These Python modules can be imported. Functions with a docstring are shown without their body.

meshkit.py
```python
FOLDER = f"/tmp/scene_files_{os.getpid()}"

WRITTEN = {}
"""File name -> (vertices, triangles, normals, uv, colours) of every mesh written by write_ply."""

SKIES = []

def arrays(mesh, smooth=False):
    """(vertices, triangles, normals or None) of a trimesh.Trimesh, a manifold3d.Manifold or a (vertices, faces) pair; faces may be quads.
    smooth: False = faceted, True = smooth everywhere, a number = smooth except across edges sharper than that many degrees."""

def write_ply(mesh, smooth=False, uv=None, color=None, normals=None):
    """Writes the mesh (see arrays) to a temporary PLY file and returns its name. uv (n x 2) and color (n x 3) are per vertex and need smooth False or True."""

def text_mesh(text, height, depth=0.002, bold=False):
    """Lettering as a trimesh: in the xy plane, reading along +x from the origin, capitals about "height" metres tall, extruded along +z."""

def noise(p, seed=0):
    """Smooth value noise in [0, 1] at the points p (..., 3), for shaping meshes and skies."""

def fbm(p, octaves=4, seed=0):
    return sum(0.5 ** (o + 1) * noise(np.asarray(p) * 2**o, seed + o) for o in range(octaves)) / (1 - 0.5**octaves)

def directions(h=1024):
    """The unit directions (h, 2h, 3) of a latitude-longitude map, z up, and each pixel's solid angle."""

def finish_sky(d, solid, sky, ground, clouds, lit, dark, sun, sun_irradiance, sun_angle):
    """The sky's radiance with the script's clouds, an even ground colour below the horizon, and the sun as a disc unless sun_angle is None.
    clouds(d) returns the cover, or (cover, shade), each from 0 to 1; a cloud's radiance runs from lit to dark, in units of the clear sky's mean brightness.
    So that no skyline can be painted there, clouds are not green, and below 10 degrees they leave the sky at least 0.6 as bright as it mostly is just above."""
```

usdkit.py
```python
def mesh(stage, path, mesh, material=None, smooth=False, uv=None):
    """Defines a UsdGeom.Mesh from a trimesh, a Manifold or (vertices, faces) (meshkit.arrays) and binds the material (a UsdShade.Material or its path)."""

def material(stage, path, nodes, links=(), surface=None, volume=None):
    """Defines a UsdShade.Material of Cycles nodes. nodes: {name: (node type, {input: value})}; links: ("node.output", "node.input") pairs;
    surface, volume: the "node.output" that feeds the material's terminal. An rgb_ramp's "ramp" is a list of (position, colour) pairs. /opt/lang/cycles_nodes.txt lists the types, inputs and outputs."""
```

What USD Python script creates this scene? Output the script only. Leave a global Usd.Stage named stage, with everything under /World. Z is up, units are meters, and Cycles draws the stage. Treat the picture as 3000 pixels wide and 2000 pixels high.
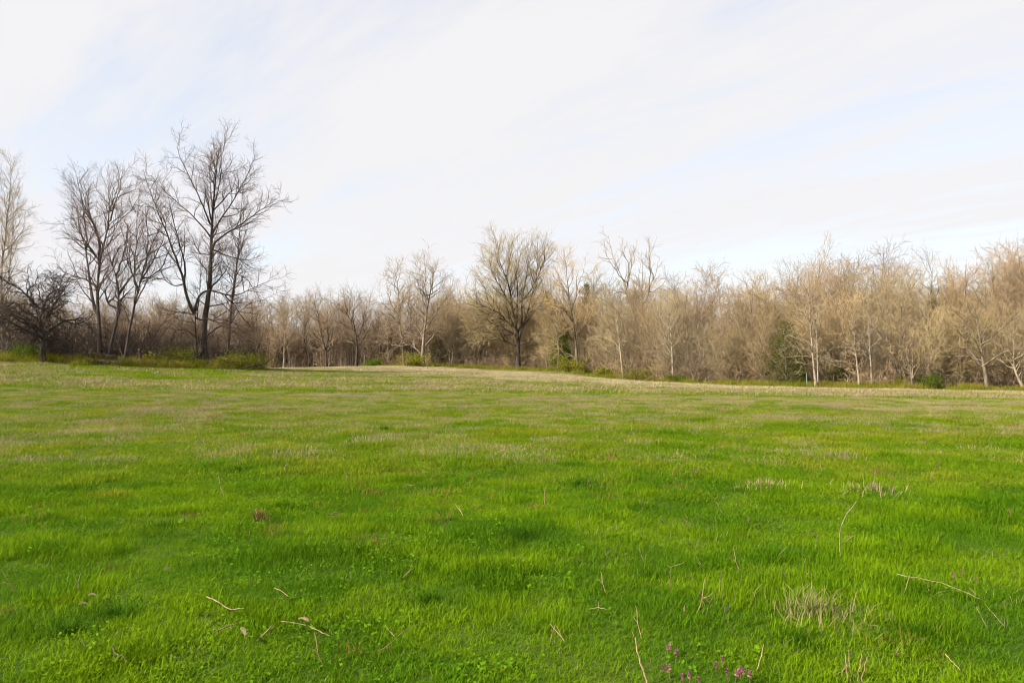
import math
import numpy as np
import usdkit
from pxr import Usd, UsdGeom, UsdLux, UsdShade, Sdf, Gf, Vt
from scipy.interpolate import RBFInterpolator
from meshkit import fbm

stage = Usd.Stage.CreateInMemory()
UsdGeom.SetStageUpAxis(stage, "Z")
UsdGeom.SetStageMetersPerUnit(stage, 1.0)
UsdGeom.Xform.Define(stage, "/World")
UsdGeom.Scope.Define(stage, "/World/Looks")

# ------------------------------------------------------------------ camera, sky, sun, exposure
FPX, HORIZON, EYE = 2354.0, 1050.0, 1.6          # lens in photograph pixels, horizon row, eye height (m)
PITCH = math.atan((HORIZON - 1000.0) / FPX)
cam = UsdGeom.Camera.Define(stage, "/World/camera")
cam.AddTranslateOp().Set(Gf.Vec3d(0, 0, EYE))
cam.AddRotateXOp().Set(90.0 + math.degrees(PITCH))
cam.CreateHorizontalApertureAttr(36.0)
cam.CreateVerticalApertureAttr(24.0)
cam.CreateFocalLengthAttr(36.0 * FPX / 3000.0)
cam.CreateFStopAttr(0.0)
cam.CreateClippingRangeAttr(Gf.Vec2f(0.1, 20000))
cam.CreateExposureAttr(1.42)

SUN_EL, SUN_AZ = math.radians(37), math.radians(-122)      # azimuth from +y towards +x: left, a little behind the camera
sd = (math.sin(SUN_AZ) * math.cos(SUN_EL), math.cos(SUN_AZ) * math.cos(SUN_EL), math.sin(SUN_EL))
sun = UsdLux.DistantLight.Define(stage, "/World/sun")
sun.CreateIntensityAttr(1.22)
sun.CreateAngleAttr(1.0)
sun.CreateColorAttr(Gf.Vec3f(1.0, 0.92, 0.79))
sun.GetPrim().CreateAttribute("inputs:normalize", Sdf.ValueTypeNames.Bool).Set(True)
rz = math.degrees(math.atan2(sd[0], -sd[1]))
sun.AddRotateZOp().Set(rz)
sun.AddRotateXOp().Set(90.0 - math.degrees(SUN_EL))

SKY = 0.10
dome = UsdLux.DomeLight.Define(stage, "/World/sky")
sky_m = usdkit.material(stage, "/World/Looks/sky", {
    "tc": ("texture_coordinate", {}),
    "sky": ("sky_texture", {"sky_type": "single_scattering", "sun_disc": False, "sun_elevation": SUN_EL, "sun_rotation": SUN_AZ, "aerosol_density": 1.5}),
    "sep": ("separate_xyz", {}),
    "zc": ("math", {"math_type": "maximum", "value2": 0.0}),
    "za": ("math", {"math_type": "add", "value2": 0.16}),
    "ux": ("math", {"math_type": "divide"}),
    "vy": ("math", {"math_type": "divide"}),
    "uv": ("combine_xyz", {"z": 0.37}),
    "rot": ("vector_rotate", {"rotate_type": "z_axis", "angle": -2.30}),
    "map": ("mapping", {"scale": (0.26, 0.95, 1.0), "location": (1.7, 0.55, 0)}),
    "n1": ("noise_texture", {"scale": 1.15, "detail": 6.0, "roughness": 0.52, "distortion": 0.35}),
    "map2": ("mapping", {"scale": (0.7, 2.9, 1.0), "location": (0.2, 4.1, 0)}),
    "n2": ("noise_texture", {"scale": 1.6, "detail": 9.0, "roughness": 0.66, "distortion": 0.2}),
    "nm": ("math", {"math_type": "multiply_add", "value2": 0.42}),
    "mr": ("map_range", {"range_type": "smoothstep", "from_min": 0.60, "from_max": 0.86, "to_min": 0.58, "to_max": 0.98, "clamp": True}),
    "mix": ("mix_color", {"b": (3.42, 3.36, 3.40), "use_clamp": False}),
    "bg": ("background_shader", {"strength": SKY}),
}, [("tc.generated", "sep.vector"), ("sep.z", "zc.value1"), ("zc.value", "za.value1"), ("sep.x", "ux.value1"), ("za.value", "ux.value2"),
    ("sep.y", "vy.value1"), ("za.value", "vy.value2"), ("ux.value", "uv.x"), ("vy.value", "uv.y"), ("uv.vector", "rot.vector"), ("rot.vector", "map.vector"), ("rot.vector", "map2.vector"),
    ("map.vector", "n1.vector"), ("map2.vector", "n2.vector"), ("n2.fac", "nm.value1"), ("n1.fac", "nm.value3"), ("nm.value", "mr.value"), ("mr.result", "mix.fac"),
    ("sky.color", "mix.a"), ("mix.result", "bg.color")], surface="bg.background")
UsdShade.MaterialBindingAPI.Apply(dome.GetPrim()).Bind(sky_m)
dome.GetPrim().SetCustomDataByKey("kind", "structure")

# ------------------------------------------------------------------ helpers: prims, names, labels
USED = {}


def numbered(parent, name):
    k = (parent, name)
    n = USED[k] = USED.get(k, -1) + 1
    return f"{parent}/{name}" + (f"_{n:03d}" if n else "")


def tag(prim, label=None, cat=None, group=None, kind=None):
    p = prim.GetPrim() if hasattr(prim, "GetPrim") else prim
    for k, v in (("label", label), ("category", cat), ("group", group), ("kind", kind)):
        if v:
            p.SetCustomDataByKey(k, v)
    return prim


def thing(name, label, cat, loc=(0, 0, 0), rot=0.0, scale=None, group=None):
    x = UsdGeom.Xform.Define(stage, numbered("/World", name))
    x.AddTranslateOp().Set(Gf.Vec3d(*map(float, loc)))
    x.AddRotateZOp().Set(float(rot))
    if scale is not None:
        x.AddScaleOp().Set(Gf.Vec3f(*map(float, scale)))
    tag(x, label, cat, group)
    return x


def copy_of(src, label, cat, loc, rot, scale=(1, 1, 1), group=None):
    name = src.GetPrim().GetName()
    base = name[:-4] if name[-4] == "_" and name[-3:].isdigit() else name
    x = thing(base, label, cat, loc, rot, scale, group)
    x.GetPrim().GetReferences().AddInternalReference(src.GetPath())
    x.GetPrim().SetInstanceable(True)
    return x


def part(parent, name, vfn, mat, kind=None, label=None):
    """ONE mesh prim under parent (a prim or '/World'), from (vertices, faces, normals or None)."""
    path = parent if isinstance(parent, str) else str(parent.GetPath())
    v, f, n = vfn
    m = UsdGeom.Mesh.Define(stage, numbered(path, name))
    m.CreatePointsAttr(Vt.Vec3fArray.FromNumpy(np.ascontiguousarray(v, np.float32)))
    m.CreateFaceVertexCountsAttr(Vt.IntArray.FromNumpy(np.full(len(f), 3, np.int32)))
    m.CreateFaceVertexIndicesAttr(Vt.IntArray.FromNumpy(np.ascontiguousarray(f, np.int32).ravel()))
    m.CreateSubdivisionSchemeAttr("none")
    if n is not None:
        m.CreateNormalsAttr(Vt.Vec3fArray.FromNumpy(np.ascontiguousarray(n, np.float32)))
        m.SetNormalsInterpolation("vertex")
    UsdShade.MaterialBindingAPI.Apply(m.GetPrim()).Bind(M[mat])
    tag(m, label=label, kind=kind)
    return m


def join(parts):
    vs, fs, ns, at = [], [], [], 0
    for v, f, n in parts:
        vs.append(v); fs.append(f + at); ns.append(n); at += len(v)
    return np.vstack(vs), np.vstack(fs), (None if any(n is None for n in ns) else np.vstack(ns))


# ------------------------------------------------------------------ materials
M = {}


def two_tone(name, a, b, scale=6.0, stretch=(1, 1, 1), rough=0.85, bump=0.0, var=0.25, detail=4.0, coords="object", pos=(0.35, 0.65)):
    """Colour from a to b by noise, with some change of value from one copy to the next, and relief."""
    nodes = {"tc": ("texture_coordinate", {}), "geo": ("geometry", {}), "map": ("mapping", {"scale": stretch}),
             "n": ("noise_texture", {"scale": scale, "detail": detail, "roughness": 0.6}),
             "r": ("rgb_ramp", {"ramp": [(pos[0], a), (pos[1], b)]}),
             "oi": ("object_info", {}), "mr": ("map_range", {"to_min": 1 - var, "to_max": 1 + var}),
             "h": ("hsv", {}), "p": ("principled_bsdf", {"roughness": rough, "specular_ior_level": 0.08})}
    links = [("tc.object" if coords == "object" else "geo.position", "map.vector"), ("map.vector", "n.vector"), ("n.fac", "r.fac"), ("oi.random", "mr.value"), ("mr.result", "h.value"), ("r.color", "h.color"), ("h.color", "p.base_color")]
    if bump:
        nodes["b"] = ("bump", {"strength": 0.8, "distance": bump})
        links += [("n.fac", "b.height"), ("b.normal", "p.normal")]
    M[name] = usdkit.material(stage, "/World/Looks/" + name, nodes, links, surface="p.BSDF")


def leafy(name, ramp, ramp2, wscale=0.35, trans=0.35, lo=0.42, hi=0.60, var=0.12):
    """Thin leaves and blades: a colour for each blade, drifting to a second set of colours in patches across the ground."""
    M[name] = usdkit.material(stage, "/World/Looks/" + name, {
        "geo": ("geometry", {}), "r1": ("rgb_ramp", {"ramp": ramp}), "r2": ("rgb_ramp", {"ramp": ramp2}),
        "n": ("noise_texture", {"scale": wscale, "detail": 5.0, "roughness": 0.62}), "mr": ("map_range", {"from_min": lo, "from_max": hi, "clamp": True}),
        "oi": ("object_info", {}), "vr": ("map_range", {"to_min": 1 - var, "to_max": 1 + var}), "h": ("hsv", {}),
        "m": ("mix_color", {}), "d": ("principled_bsdf", {"roughness": 0.75, "specular_ior_level": 0.05}), "t": ("translucent_bsdf", {}), "mc": ("mix_closure", {"fac": trans}),
    }, [("geo.random_per_island", "r1.fac"), ("geo.random_per_island", "r2.fac"), ("geo.position", "n.vector"), ("n.fac", "mr.value"), ("mr.result", "m.fac"),
        ("r1.color", "m.a"), ("r2.color", "m.b"), ("m.result", "h.color"), ("oi.random", "vr.value"), ("vr.result", "h.value"), ("h.color", "d.base_color"), ("h.color", "t.color"),
        ("d.BSDF", "mc.closure1"), ("t.BSDF", "mc.closure2")], surface="mc.closure")


two_tone("bark_dark", (0.026, 0.021, 0.018), (0.080, 0.063, 0.051), 5.0, (1, 1, 0.35), bump=0.03, var=0.1)
two_tone("twig_dark", (0.088, 0.055, 0.041), (0.150, 0.098, 0.074), 0.6, var=0.1)
two_tone("bark_black", (0.022, 0.018, 0.016), (0.06, 0.048, 0.04), 5.0, (1, 1, 0.35), bump=0.02, var=0.1)
two_tone("twig_black", (0.030, 0.022, 0.018), (0.072, 0.052, 0.040), 0.8, var=0.15)
two_tone("bark_mid", (0.08, 0.062, 0.045), (0.19, 0.15, 0.108), 4.0, (1, 1, 0.35), bump=0.03, var=0.2)
two_tone("twig_mid", (0.20, 0.145, 0.09), (0.30, 0.225, 0.14), 0.5, var=0.15)
two_tone("bark_wood", (0.125, 0.098, 0.064), (0.27, 0.22, 0.15), 4.0, (1, 1, 0.3), var=0.3)
two_tone("twig_wood", (0.235, 0.163, 0.077), (0.385, 0.28, 0.143), 0.4, var=0.35)
two_tone("twig_olive", (0.235, 0.18, 0.088), (0.35, 0.275, 0.138), 0.4, var=0.1)
two_tone("twig_red", (0.175, 0.118, 0.07), (0.275, 0.19, 0.115), 0.4, var=0.35)
two_tone("twig_brown", (0.085, 0.058, 0.036), (0.15, 0.105, 0.068), 0.4, var=0.3)  # brown darkened to put the shadow band under the woods into the brush colour
two_tone("twig_pale", (0.215, 0.165, 0.10), (0.34, 0.27, 0.17), 0.4, var=0.1)
two_tone("bark_white", (0.09, 0.07, 0.05), (0.24, 0.20, 0.15), 5.0, (1, 1, 0.5), var=0.08, pos=(0.36, 0.52))
two_tone("dead_wood", (0.05, 0.04, 0.03), (0.13, 0.105, 0.08), 9.0, bump=0.01)
two_tone("stalk_pale", (0.10, 0.074, 0.044), (0.23, 0.18, 0.115), 30.0, var=0.2)
two_tone("stalk_brown", (0.17, 0.105, 0.055), (0.34, 0.23, 0.13), 30.0, var=0.2)
two_tone("stalk_dark", (0.05, 0.035, 0.025), (0.12, 0.085, 0.055), 30.0, var=0.2)
two_tone("stalk_red", (0.085, 0.045, 0.02), (0.18, 0.105, 0.05), 30.0, var=0.2)
two_tone("post_green", (0.10, 0.16, 0.12), (0.20, 0.27, 0.22), 12.0, rough=0.5)
two_tone("chip", (0.10, 0.07, 0.042), (0.20, 0.15, 0.095), 60.0, var=0.2)
two_tone("petal", (0.13, 0.045, 0.09), (0.23, 0.095, 0.17), 60.0, var=0.2)
two_tone("bract", (0.16, 0.06, 0.07), (0.24, 0.12, 0.10), 60.0, var=0.2)

GREEN = [(0, (.06, .135, .002)), (.25, (.12, .245, .002)), (.60, (.20, .35, .003)), (.86, (.29, .41, .005)), (.95, (.38, .38, .03)), (1, (.46, .38, .16))]
YELLOW = [(0, (.12, .205, .002)), (.35, (.23, .345, .003)), (.7, (.335, .42, .005)), (.88, (.42, .40, .02)), (1, (.50, .40, .17))]
leafy("grass", GREEN, YELLOW, 0.75, lo=.44, hi=.58)
GREEN2 = [(0, (.09, .16, .003)), (.30, (.155, .25, .004)), (.60, (.24, .34, .008)), (.80, (.33, .39, .02)), (.90, (.42, .38, .10)), (1, (.52, .45, .27))]
YELLOW2 = [(0, (.17, .20, .010)), (.35, (.28, .32, .02)), (.6, (.38, .38, .07)), (.8, (.46, .40, .19)), (1, (.56, .48, .30))]
leafy("grass_mid", GREEN2, YELLOW2, 0.45, lo=.40, hi=.62)
leafy("straw_pale", [(0, (.40, .34, .20)), (.5, (.54, .47, .30)), (1, (.66, .59, .42))], [(0, (.38, .31, .20)), (.6, (.50, .42, .29)), (1, (.6, .52, .38))], 0.25, 0.2)
leafy("rust", [(0, (.17, .12, .02)), (.5, (.30, .21, .035)), (1, (.42, .31, .08))], [(0, (.14, .09, .025)), (1, (.36, .24, .06))], 0.8, 0.3)
leafy("lush", [(0, (.03, .085, .002)), (.5, (.065, .17, .003)), (.9, (.12, .25, .004)), (1, (.25, .28, .04))], [(0, (.04, .10, .002)), (1, (.14, .26, .005))], 0.8, 0.35)  # blade green darkened: the shade of grass hollows put into tuft colour
leafy("clover", [(0, (.06, .15, .004)), (.6, (.12, .26, .006)), (1, (.22, .36, .02))], [(0, (.10, .18, .004)), (1, (.24, .36, .02))], 0.8, 0.35)
leafy("straw", [(0, (.24, .20, .09)), (.5, (.37, .31, .16)), (1, (.48, .42, .26))], [(0, (.24, .185, .11)), (.6, (.35, .28, .17)), (1, (.42, .35, .24))], 0.25, 0.2)
leafy("weed", [(0, (.14, .15, .010)), (.4, (.28, .28, .016)), (.75, (.38, .34, .045)), (1, (.42, .31, .13))], [(0, (.20, .17, .03)), (.5, (.32, .24, .06)), (1, (.40, .30, .14))], 0.3, 0.3)
leafy("leaf_green", [(0, (.055, .095, .006)), (.5, (.12, .17, .008)), (1, (.24, .28, .015))], [(0, (.09, .13, .008)), (1, (.26, .29, .02))], 1.2, 0.35)
leafy("leaf_cedar", [(0, (.055, .075, .008)), (.5, (.12, .14, .012)), (1, (.26, .24, .02))], [(0, (.09, .10, .010)), (1, (.28, .25, .03))], 0.9, 0.2)
leafy("leaf_pine", [(0, (.05, .075, .02)), (.5, (.09, .12, .03)), (1, (.16, .18, .05))], [(0, (.07, .09, .02)), (1, (.18, .19, .05))], 0.9, 0.2)
leafy("bud", [(0, (.34, .36, .12)), (1, (.50, .52, .22))], [(0, (.38, .36, .16)), (1, (.5, .48, .24))], 0.6, 0.35)

M["soil"] = usdkit.material(stage, "/World/Looks/soil", {
    "geo": ("geometry", {}), "n1": ("noise_texture", {"scale": 0.35, "detail": 6.0, "roughness": 0.62}), "n2": ("noise_texture", {"scale": 22.0, "detail": 8.0, "roughness": 0.75}),
    "r1": ("rgb_ramp", {"ramp": [(0.35, (.035, .08, .004)), (.52, (.06, .115, .006)), (.68, (.09, .11, .02))]}),
    "r2": ("rgb_ramp", {"ramp": [(0.3, (.35, .33, .3)), (.7, (1.0, 1.0, 1.0))]}),
    "at": ("attribute", {"attribute": "litter"}), "lit": ("rgb_ramp", {"ramp": [(.3, (.10, .07, .04)), (.7, (.24, .17, .10))]}), "lm": ("mix_color", {}), "m": ("mix_color", {"blend_type": "multiply", "fac": 0.8}), "b": ("bump", {"strength": 0.7, "distance": 0.04}), "p": ("principled_bsdf", {"roughness": 0.95, "specular_ior_level": 0.1}),
}, [("geo.position", "n1.vector"), ("geo.position", "n2.vector"), ("n1.fac", "r1.fac"), ("n2.fac", "r2.fac"), ("n2.fac", "lit.fac"), ("at.fac", "lm.fac"), ("r1.color", "lm.a"), ("lit.color", "lm.b"), ("lm.result", "m.a"), ("r2.color", "m.b"), ("m.result", "p.base_color"), ("n2.fac", "b.height"), ("b.normal", "p.normal")], surface="p.BSDF")

# ------------------------------------------------------------------ the lie of the land
_c = [(60, 200, 60, 1062), (60, -300, 58, 1058), (62, 320, 62, 1068), (70, 595, 70, 1072), (70, 780, 66, 1090), (0, 900, 85, 1088), (0, 700, 110, 1082),
      (0, 770, 152, 1081), (0, 1000, 148, 1080), (0, 300, 150, 1078), (0, -500, 150, 1070), (0, 1044, 136, 1080), (0, 1238, 116, 1075), (0, 1518, 112, 1088), (0, 1690, 101, 1092),
      (0, 1820, 92, 1112), (0, 1970, 85, 1123), (0, 2391, 76, 1138), (0, 2554, 75, 1140), (0, 2891, 72, 1144), (0, 3300, 70, 1148), (0, 1500, 80, 1098), (0, 2000, 60, 1132), (0, 2600, 55, 1146),
      (0, 1300, 50, 1122), (0, 600, 45, 1124), (0, 0, 40, 1118), (0, 2900, 40, 1166), (0, 1500, 30, 1174), (0, 300, 25, 1190), (0, 2700, 25, 1206)]
_xy = [((px - 1500) / FPX * d, d) for _, px, d, _ in _c]
_z = [EYE - (row - HORIZON) / FPX * d for *_, d, row in _c]
for p in [(-14, -10), (0, -10), (14, -10), (-12, 4), (0, 4), (12, 4), (-12, 12), (0, 12), (12, 12), (-8, 18), (8, 18), (-60, 0), (60, 0)]:
    _xy.append(p); _z.append(0.0)
for p, z in [((-160, 60), 1.0), ((-160, 200), 3.0), ((-60, 200), 3.6), ((0, 230), 4.5), ((-20, 190), 2.4), ((60, 150), .5), ((100, 200), 2.0), ((160, 90), -1.5), ((160, 0), -0.8), ((-160, -60), 0.3), ((0, -100), 0), ((160, -100), -0.5)]:
    _xy.append(p); _z.append(z)
_rbf = RBFInterpolator(np.array(_xy, float), np.array(_z, float), kernel="thin_plate_spline", smoothing=1.2)


def gz(x, y, fine=True):
    x, y = np.broadcast_arrays(np.asarray(x, float), np.asarray(y, float))
    q = np.stack([np.clip(x.ravel(), -165, 165), np.clip(y.ravel(), -100, 230)], 1)
    z = _rbf(q).reshape(x.shape)
    if fine:
        p = np.stack([x, y, 0 * x], -1)
        z = z + 0.13 * (fbm(p * 0.30, 3, 5) - 0.5) + 0.035 * (fbm(p * 1.5, 2, 9) - 0.5)
    return z


def on_ground(px, row):
    """The point of the ground that a pixel of the photograph shows."""
    u, w = (px - 1500) / FPX, (1000 - row) / FPX
    d = np.array([u, math.cos(PITCH) - w * math.sin(PITCH), math.sin(PITCH) + w * math.cos(PITCH)])
    t = -EYE / d[2] if d[2] < -0.004 else 150.0
    for _ in range(12):
        t = t + 0.8 * (((EYE + t * d[2]) - float(gz(t * d[0], t * d[1]))) / max(-d[2], 0.02))
        t = min(max(t, 2.0), 170.0)
    return np.array([t * d[0], t * d[1], float(gz(t * d[0], t * d[1]))])


def stand(px, dist):
    x = (px - 1500) / FPX * dist
    return np.array([x, dist, float(gz(x, dist))])


def _axis(lo, hi, fine_lo, fine_hi, step, grow=1.18):
    a = list(np.arange(fine_lo, fine_hi, step)); s = step
    while a[-1] < hi:
        s *= grow; a.append(a[-1] + s)
    s = step
    while a[0] > lo:
        s *= grow; a.insert(0, a[0] - s)
    return np.array(a)


EDGE = [(-700, 140), (-200, 150), (300, 152), (620, 154), (760, 153), (1000, 146), (1120, 132), (1250, 124), (1420, 117), (1560, 114), (1700, 104), (1820, 94), (1970, 87), (2150, 82), (2400, 78.5), (2700, 76), (3000, 73), (3400, 71)]
_ex, _ed = np.array([e[0] for e in EDGE], float), np.array([e[1] for e in EDGE], float)


def edge(px):
    return float(np.interp(px, _ex, _ed))


gx, gy = _axis(-3000, 3000, -9, 9, 0.15, 1.045), _axis(-3000, 3000, 2.5, 14, 0.15, 1.04)
GX, GY = np.meshgrid(gx, gy, indexing="ij")
gv = np.stack([GX, GY, gz(GX, GY)], -1).reshape(-1, 3)
i, j = np.meshgrid(np.arange(len(gx) - 1), np.arange(len(gy) - 1), indexing="ij")
q = np.stack([i * len(gy) + j, (i + 1) * len(gy) + j, (i + 1) * len(gy) + j + 1, i * len(gy) + j + 1], -1).reshape(-1, 4)
dzx, dzy = np.gradient(gv.reshape(GX.shape + (3,))[..., 2], gx, gy)
gn = np.stack([-dzx, -dzy, np.ones_like(dzx)], -1).reshape(-1, 3)
gn /= np.linalg.norm(gn, axis=1, keepdims=True)
part("/World", "ground", (gv, np.vstack([q[:, :3], q[:, [0, 2, 3]]]), gn), "soil", kind="structure")
_px = 1500 + gv[:, 0] / np.maximum(gv[:, 1], 1) * FPX
_lit = np.clip((gv[:, 1] - np.interp(_px, _ex, _ed) - .5) / 3.0, 0, 1) * (gv[:, 1] > 20)
UsdGeom.PrimvarsAPI(stage.GetPrimAtPath("/World/ground")).CreatePrimvar("litter", Sdf.ValueTypeNames.FloatArray, "vertex").Set(Vt.FloatArray.FromNumpy(_lit.astype(np.float32)))

# ------------------------------------------------------------------ bare trees: tubes and growth
Z = np.array([0, 0, 1.0])


def unit(a):
    return a / np.maximum(np.linalg.norm(a, axis=-1, keepdims=True), 1e-9)


def tubes(P, R, sides):
    """Tapered tubes along many polylines at once: P (N,K,3), R (N,K)."""
    N, K, _ = P.shape
    T = unit(np.gradient(P, axis=1))
    ref = np.where(np.abs(unit(P[:, -1] - P[:, 0])[:, 2:3]) < 0.8, Z, [1.0, 0.13, 0])[:, None]
    A = unit(np.cross(T, ref)); B = np.cross(T, A)
    an = np.arange(sides) * 2 * np.pi / sides
    n = np.cos(an)[:, None] * A[:, :, None] + np.sin(an)[:, None] * B[:, :, None]
    v = P[:, :, None] + R[:, :, None, None] * n
    b, k, s = np.meshgrid(np.arange(N), np.arange(K - 1), np.arange(sides), indexing="ij")
    s2, o = (s + 1) % sides, b * K * sides
    a0, a1, b0, b1 = o + k * sides + s, o + k * sides + s2, o + (k + 1) * sides + s, o + (k + 1) * sides + s2
    f = np.concatenate([np.stack([a0, b1, b0], -1).reshape(-1, 3), np.stack([a0, a1, b1], -1).reshape(-1, 3)])
    return v.reshape(-1, 3), f, n.reshape(-1, 3)


def resample(pts, k, rng=None, wob=0.0):
    p = np.asarray(pts, float)
    s = np.r_[0, np.cumsum(np.linalg.norm(np.diff(p, axis=0), axis=1))]
    t = np.linspace(0, s[-1], k)
    # smooth the corners a little: interpolate, then relax
    o = np.stack([np.interp(t, s, p[:, c]) for c in range(3)], 1)
    for _ in range(2):
        o[1:-1] = 0.25 * o[:-2] + 0.5 * o[1:-1] + 0.25 * o[2:]
    if rng is not None and wob:
        o[1:-1] += rng.normal(0, wob, (k - 2, 3))
    return o


def sprout(P, R, rng, per_m, tlo, thi, ang, angj, length, K, up, wob, rlen, rtip=0.006, most=40, least=1, flat=0.0):
    """Children of the branches P, R. per_m: how many for each metre of parent; length(t, L, n): their lengths."""
    N, K0, _ = P.shape
    seg = np.linalg.norm(np.diff(P, axis=1), axis=2); Lp = seg.sum(1)
    cnt = np.clip(np.floor(per_m * Lp * (thi - tlo) + rng.random(N)), least, most).astype(int)
    par = np.repeat(np.arange(N), cnt); n = len(par)
    idx = np.arange(n) - np.repeat(np.cumsum(cnt) - cnt, cnt)
    t = tlo + (thi - tlo) * (idx + rng.random(n)) / np.repeat(cnt, cnt)
    u = t * (K0 - 1); k = np.minimum(u.astype(int), K0 - 2); w = (u - k)[:, None]
    p0 = P[par, k] * (1 - w) + P[par, k + 1] * w
    r0 = R[par, k] * (1 - w[:, 0]) + R[par, k + 1] * w[:, 0]
    T = unit(P[par, k + 1] - P[par, k])
    A = unit(np.cross(T, np.where(np.abs(T[:, 2:]) < 0.9, Z, [1.0, 0, 0]))); B = np.cross(T, A)
    az = idx * 2.39996 + np.repeat(rng.random(N) * 6.283, cnt) + rng.normal(0, 0.5, n)
    a = np.clip(rng.normal(ang, angj, n), 0.15, 1.7)
    d = np.cos(a)[:, None] * T + np.sin(a)[:, None] * (np.cos(az)[:, None] * A + np.sin(az)[:, None] * B)
    if flat:
        d[:, 2] *= 1 - flat
        d = unit(d)
    L = length(t, Lp[par], rng, n)
    Q = np.empty((n, K, 3)); Q[:, 0] = p0
    for s in range(1, K):
        d = unit(d + np.array([0, 0, up]) + rng.normal(0, wob, (n, 3)))
        Q[:, s] = Q[:, s - 1] + d * (L / (K - 1))[:, None]
    rb = np.minimum(r0 * 0.78, rlen * L + rtip)
    rr = rb[:, None] * (1 - np.linspace(0, 1, K)[None]) + np.minimum(rtip, rb)[:, None] * np.linspace(0, 1, K)[None]
    return Q, rr


def taper(P, r0, r1, power=1.0):
    t = np.linspace(0, 1, P.shape[-2]) ** power
    return np.broadcast_to(r0 * (1 - t) + r1 * t, P.shape[:-1]).copy()


def lens(lo, hi, fall=0.5):
    return lambda t, L, rng, n: rng.uniform(lo, hi, n) * (1 - fall * t)


def grow(limbs, rng, b1=(1.6, 1.2, 3.4), b2=(3.0, .5, 1.3), b3=(5.0, .25, .6), up=0.10, wob=0.125, ang=0.75, tw=0.009, t1=0.25, fall=0.45, flat=0.0, droop=0.0, levels=3):
    """Branches, boughs and twigs on given limbs [(P (K,3), R (K))]. Returns (branches mesh, twigs mesh)."""
    thick, thin = [], []
    l1 = []
    for P, R in limbs:
        l1.append(sprout(P[None], R[None], rng, b1[0], t1, 1.0, ang, 0.22, lens(b1[1], b1[2], fall), 7, up, wob, 0.017, tw * 1.3, 60, 2, flat))
    P1, R1 = np.concatenate([a for a, _ in l1]), np.concatenate([b for _, b in l1])
    tips = np.stack([resample(P[-2:], 7) for P, R in limbs]); del tips
    thick.append(tubes(P1, R1, 4))
    P2, R2 = sprout(P1, R1, rng, b2[0], 0.15, 1.0, 0.72, 0.22, lens(b2[1], b2[2], 0.4), 5, up * 0.8 - droop, wob * 1.1, 0.014, tw, 30, 2)
    thin.append(tubes(P2, R2, 3))
    if levels > 2:
        P3, R3 = sprout(P2, R2, rng, b3[0], 0.12, 1.0, 0.65, 0.25, lens(b3[1], b3[2], 0.3), 3, up * 0.6 - droop, wob * 1.2, 0.010, tw * 0.75, 14, 1)
        thin.append(tubes(P3, R3, 3))
        P4, R4 = sprout(P1, R1, rng, b3[0] * 0.6, 0.1, 1.0, 0.8, 0.25, lens(b3[1], b3[2], 0.3), 3, up * 0.6 - droop, wob, 0.010, tw * 0.75, 20, 1)
        thin.append(tubes(P4, R4, 3))
        grow.twigs = (P3, R3)
    return join(thick), join(thin)


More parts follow.
